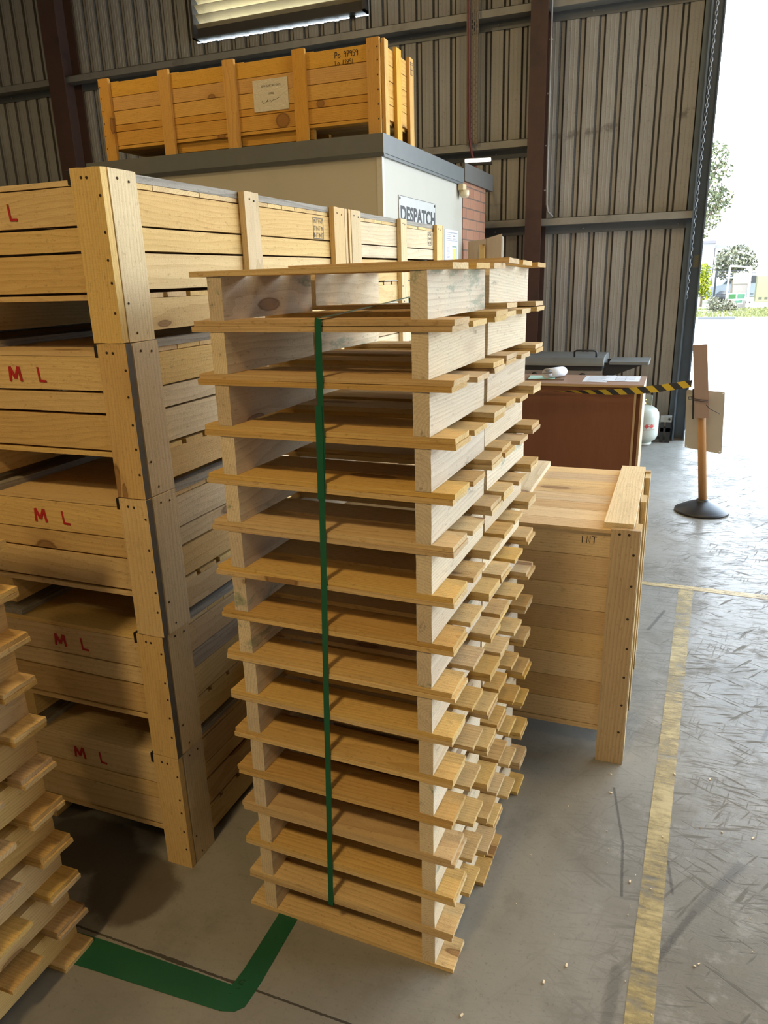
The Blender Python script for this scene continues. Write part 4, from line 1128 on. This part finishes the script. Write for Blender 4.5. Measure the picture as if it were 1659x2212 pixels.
b = MB(); b.tube([(0, 0, 0), (.05, 0, 2.0), (.15, 0, 4.2), (.3, 0, 6.2)], [.22, .18, .12, .05], 10)
b.tube([(.08, 0, 3.0), (.6, 0, 3.9), (1.0, 0, 4.4)], [.08, .05, .02], 8); b.tube([(.12, 0, 3.8), (.5, 0, 5.2), (.8, 0, 5.9)], [.08, .05, .02], 8); b.build('trunk', BARK, gt)
leafcloud('foliage', [(.55, 0, 5.95, .55, .8, .65), (.85, 0, 5.45, .45, .6, .38), (.9, 0, 4.35, .55, .7, .55), (.35, 0, 4.6, .7, .9, .9), (.55, 0, 3.6, .50, .6, .42), (.2, 0, 3.2, .45, .6, .45), (-.6, 0, 4.8, .9, 1, 1.3), (-.2, 0, 6.2, .7, .9, .8)], leafmat('gum_leaf', (.05, .065, .035), (.15, .15, .07)), 3600, .085, 3, gt)
sh1 = thing('shrub', 'bright yellow green shrub outside against the pale wall', 'shrub', (.78, 37, 0))
leafcloud('foliage', [(.0, 0, 1.45, .33, .4, .42), (.0, 0, .95, .32, .4, .45), (.1, 0, .6, .28, .3, .3)], leafmat('lime_leaf', (.08, .12, .005), (.30, .30, .006)), 1100, .06, 5, sh1)
b = MB(); b.tube([(0, 0, 0), (0, 0, 1.2)], .05, 8); b.build('stem', BARK, sh1)
tr2 = thing('tree', 'round tree with pale leaves outside beside the white sign frame', 'tree', (2.05, 38.5, 0))
leafcloud('foliage', [(0, 0, 2.05, .82, .8, .58), (-.55, 0, 1.75, .35, .5, .35), (.55, 0, 1.8, .42, .5, .4), (-.15, 0, 1.4, .6, .5, .3)], leafmat('pale_leaf', (.03, .035, .022), (.25, .24, .15)), 1800, .075, 8, tr2)
b = MB(); b.tube([(0, 0, 0), (.05, 0, 1.5)], [.09, .06], 8); b.build('trunk', BARK, tr2)
sh2 = thing('shrub', 'low straggly grey green shrub on the verge behind the kerb', 'shrub', (1.40, 33.0, 0))
leafcloud('foliage', [(0, 0, .22, .55, .4, .26), (-.25, 0, .38, .25, .3, .22), (.4, 0, .18, .3, .3, .2)], leafmat('scrub_leaf', (.06, .055, .036), (.19, .18, .11)), 700, .055, 9, sh2)
g_ = MB(); r_ = random.Random(4)
for i in range(5200):
    x = r_.uniform(-1.0, 5.0); y = r_.uniform(28.4, 35); hgt = r_.uniform(.04, .13); a = r_.uniform(0, PI); w_ = .03
    if (r_.random() < .35 and x < 1.8) or (abs(x - 1.4) < .8 and abs(y - 33) < .6): continue
    g_.add([(x - w_ * math.cos(a), y - w_ * math.sin(a), .02), (x + w_ * math.cos(a), y + w_ * math.sin(a), .02), (x + r_.uniform(-.04, .04), y, hgt)], [(0, 1, 2)])
o = tag(g_.build('grass', leafmat('grass_blade', (.085, .10, .022), (.21, .195, .075))), 'patchy yellow green grass on the verge across the driveway', 'grass'); o['kind'] = 'stuff'
WST = plain('white_steel', (.80, .80, .78), .4)
fr_ = thing('roadside_stand', 'white steel tube frame with a cross rail standing on the verge', 'stand', (2.3, 34.5, 0))
b = MB(); b.tube([(.18, 0, 0), (.16, 0, 1.68)], .045, 8); b.build('front_post', WST, fr_)
b = MB(); b.tube([(-.62, .2, .35), (-.60, .2, 1.72)], .035, 8); b.build('rear_post', WST, fr_)
b = MB(); b.tube([(-.60, .2, 1.72), (.16, 0, 1.64)], .032, 8); b.build('top_rail', WST, fr_)
b = MB(); b.tube([(-.70, .2, 1.26), (.16, 0, 1.25)], .028, 8); b.build('cross_rail', WST, fr_)
b = MB(); b.tube([(-.62, .2, .40), (.17, 0, .38)], .028, 8); b.build('bottom_rail', WST, fr_)
for x0, x1, z0, z1, mt in ((-.55, -.27, .42, .62, (.018, .085, .014)), (-.22, .06, .42, .62, (.04, .12, .06)), (-.30, -.02, .26, .36, (.055, .13, .075))):
    q = MB(); q.box(x0 - .03, x1 + .03, .06, .08, z0 - .03, z1 + .03); pl_ = q.build('placard', WST, fr_)
    q = MB(); q.box(x0, x1, .052, .0595, z0, z1); q.build('green_face', plain('placard_green_%d' % int(x0 * 100), mt, .6), pl_)
CRM = plain('cabinet_cream', (.19, .178, .09), .5)
c1 = thing('cabinet', 'large cream utility cabinet with a row of vents at the right edge outside', 'cabinet', (3.55, 35.6, 0))
MB().box(-.74, .9, -.35, .35, .26, 1.30).build('body', CRM, c1, bevel=.02)
b = MB(); b.box(-.85, 1, -.45, .45, 0, .255); b.build('plinth', plain('plinth_concrete', (.60, .58, .54), .8), c1)
b = MB(); 
for i in range(6): b.box(-.62 + i * .22, -.50 + i * .22, -.358, -.351, .36, .45)
b.box(-.35, -.10, -.358, -.351, 1.18, 1.21); b.build('vents', plain('vent_shadow', (.065, .062, .035), .6), c1)
c2 = thing('cabinet', 'slim pale pink and cream cabinet behind the white sign frame', 'cabinet', (2.22, 35.9, 0))
MB().box(-.27, .27, -.2, .2, 0, .98).build('base', plain('cab_pink', (.20, .165, .14), .6), c2)
MB().box(-.29, .29, -.22, .22, .985, 1.42).build('top', plain('cab_cream', (.25, .22, .145), .6), c2)
fp = thing('fence', 'dark steel fence post and rails beside the yellow green shrub', 'fence', (1.30, 37.6, 0))
b = MB(); b.box(-.04, .04, -.04, .04, 0, 1.55); b.build('post', BQD, fp)
b = MB()
for z in (1.50, 1.38, 1.26, .5): b.box(.045, 1.6, -.01, .01, z, z + .03)
b.build('rails', BQD, fp)
car = thing('car', 'white car parked behind the fence across the road', 'car', (2.0, 41, 0))
b = MB(); b.prism([(-.85, .30), (-.88, .62), (-.80, .82), (-.35, .90), (-.02, 1.28), (1.3, 1.32), (1.9, .95), (2.3, .88), (2.38, .55), (2.35, .28)], -.8, .8); b.build('body', plain('car_white', (.16, .18, .20), .3), car, bevel=.05)
b = MB(); b.prism([(-.24, .92), (.03, 1.22), (1.25, 1.25), (1.7, .95)], -.815, .815); b.build('window', BQD, car)
for x in (-.25, 1.75):
    b = MB(); b.lathe([(.30, -.10), (.30, .10)], (x, -.74, .30), 20, axis=(0, 1, 0)); b.build('wheel', BQD, car)
b1 = thing('building', 'low white building with a thin parapet line across the road', 'building', (9.0, 50, 0))
MB().box(-7.45, 12, 0, 8, 0, 2.75).build('wall', plain('render_white', (.80, .78, .75), .8), b1)
b = MB(); b.box(-7.5, 12.05, -.05, 8, 2.75, 2.95); b.box(-7.46, 12, -.012, 0, 2.28, 2.34); b.build('parapet', plain('render_parapet', (.19, .19, .185), .8), b1)
b2 = thing('building', 'grey lilac building end showing beside the door jamb', 'building', (-1.0, 47, 0))
MB().box(-4, 2.42, 0, 6, 0, 2.95).build('wall', plain('render_lilac', (.21, .20, .22), .8), b2)
MB().box(-4.05, 2.47, -.05, 6, 2.95, 3.1).build('parapet', plain('render_lilac2', (.13, .12, .13), .8), b2)

# ------------------------------------------------------------------ light
wd = bpy.data.worlds.new('sky'); sc.world = wd; wd.use_nodes = True
nt_ = wd.node_tree; bg = nt_.nodes['Background']
tcg = nt_.nodes.new('ShaderNodeTexCoord'); sx_ = nt_.nodes.new('ShaderNodeSeparateXYZ'); rm = nt_.nodes.new('ShaderNodeValToRGB')
nt_.links.new(tcg.outputs['Generated'], sx_.inputs[0]); nt_.links.new(sx_.outputs['Z'], rm.inputs[0]); nt_.links.new(rm.outputs[0], bg.inputs[0])
rm.color_ramp.elements[0].position = 0.0; rm.color_ramp.elements[0].color = (.92, .97, 1, 1)
rm.color_ramp.elements[1].position = .6; rm.color_ramp.elements[1].color = (.62, .80, 1, 1)
bg.inputs[1].default_value = SKY = 11.0
def light(name, typ, loc, energy, col, **k):
    l = bpy.data.lights.new(name, typ); l.energy = energy; l.color = col
    for a, v in k.items(): setattr(l, a, v)
    o = bpy.data.objects.new(name, l); COL.objects.link(o); o.location = loc; return o
def aim(o, t):
    o.rotation_euler = (Vector(t) - o.location).to_track_quat('-Z', 'Y').to_euler()
sun = light('sun', 'SUN', (10, 0, 20), 7.0, (1, .95, .86), angle=.009); aim(sun, sun.location + Vector((-.55, .35, -1.0)))
po = light('opening_portal', 'AREA', ((DX0 + DX1) / 2, YW + .2, DZ / 2), 1, (1, 1, 1), shape='RECTANGLE', size=DX1 - DX0, size_y=DZ)
po.rotation_euler = (-PI / 2, 0, 0); po.data.cycles.is_portal = True
p2 = light('opening_portal', 'AREA', (XR + .05, (RY0 + RY1) / 2, RZ / 2), 1, (1, 1, 1), shape='RECTANGLE', size=RZ, size_y=RY1 - RY0)  # sampling portal for the added right wall opening
p2.rotation_euler = (0, PI / 2, 0); p2.data.cycles.is_portal = True
for i, (x, y, e) in enumerate(((-1.0, -2.6, 215), (.8, 3.4, 70), (-4.5, 2.5, 110), (4.8, -2.6, 70), (-6, -4, 100))):
    o = light('high_bay_lamp', 'AREA', (x, y, 6.1), e, (1, .70, .32), shape='DISK', size=.75)

sc.view_settings.view_transform = 'Standard'
sc.view_settings.look = 'None'
sc.view_settings.gamma = 1.0
sc.view_settings.use_curve_mapping = False
sc.view_settings.exposure = 0.0
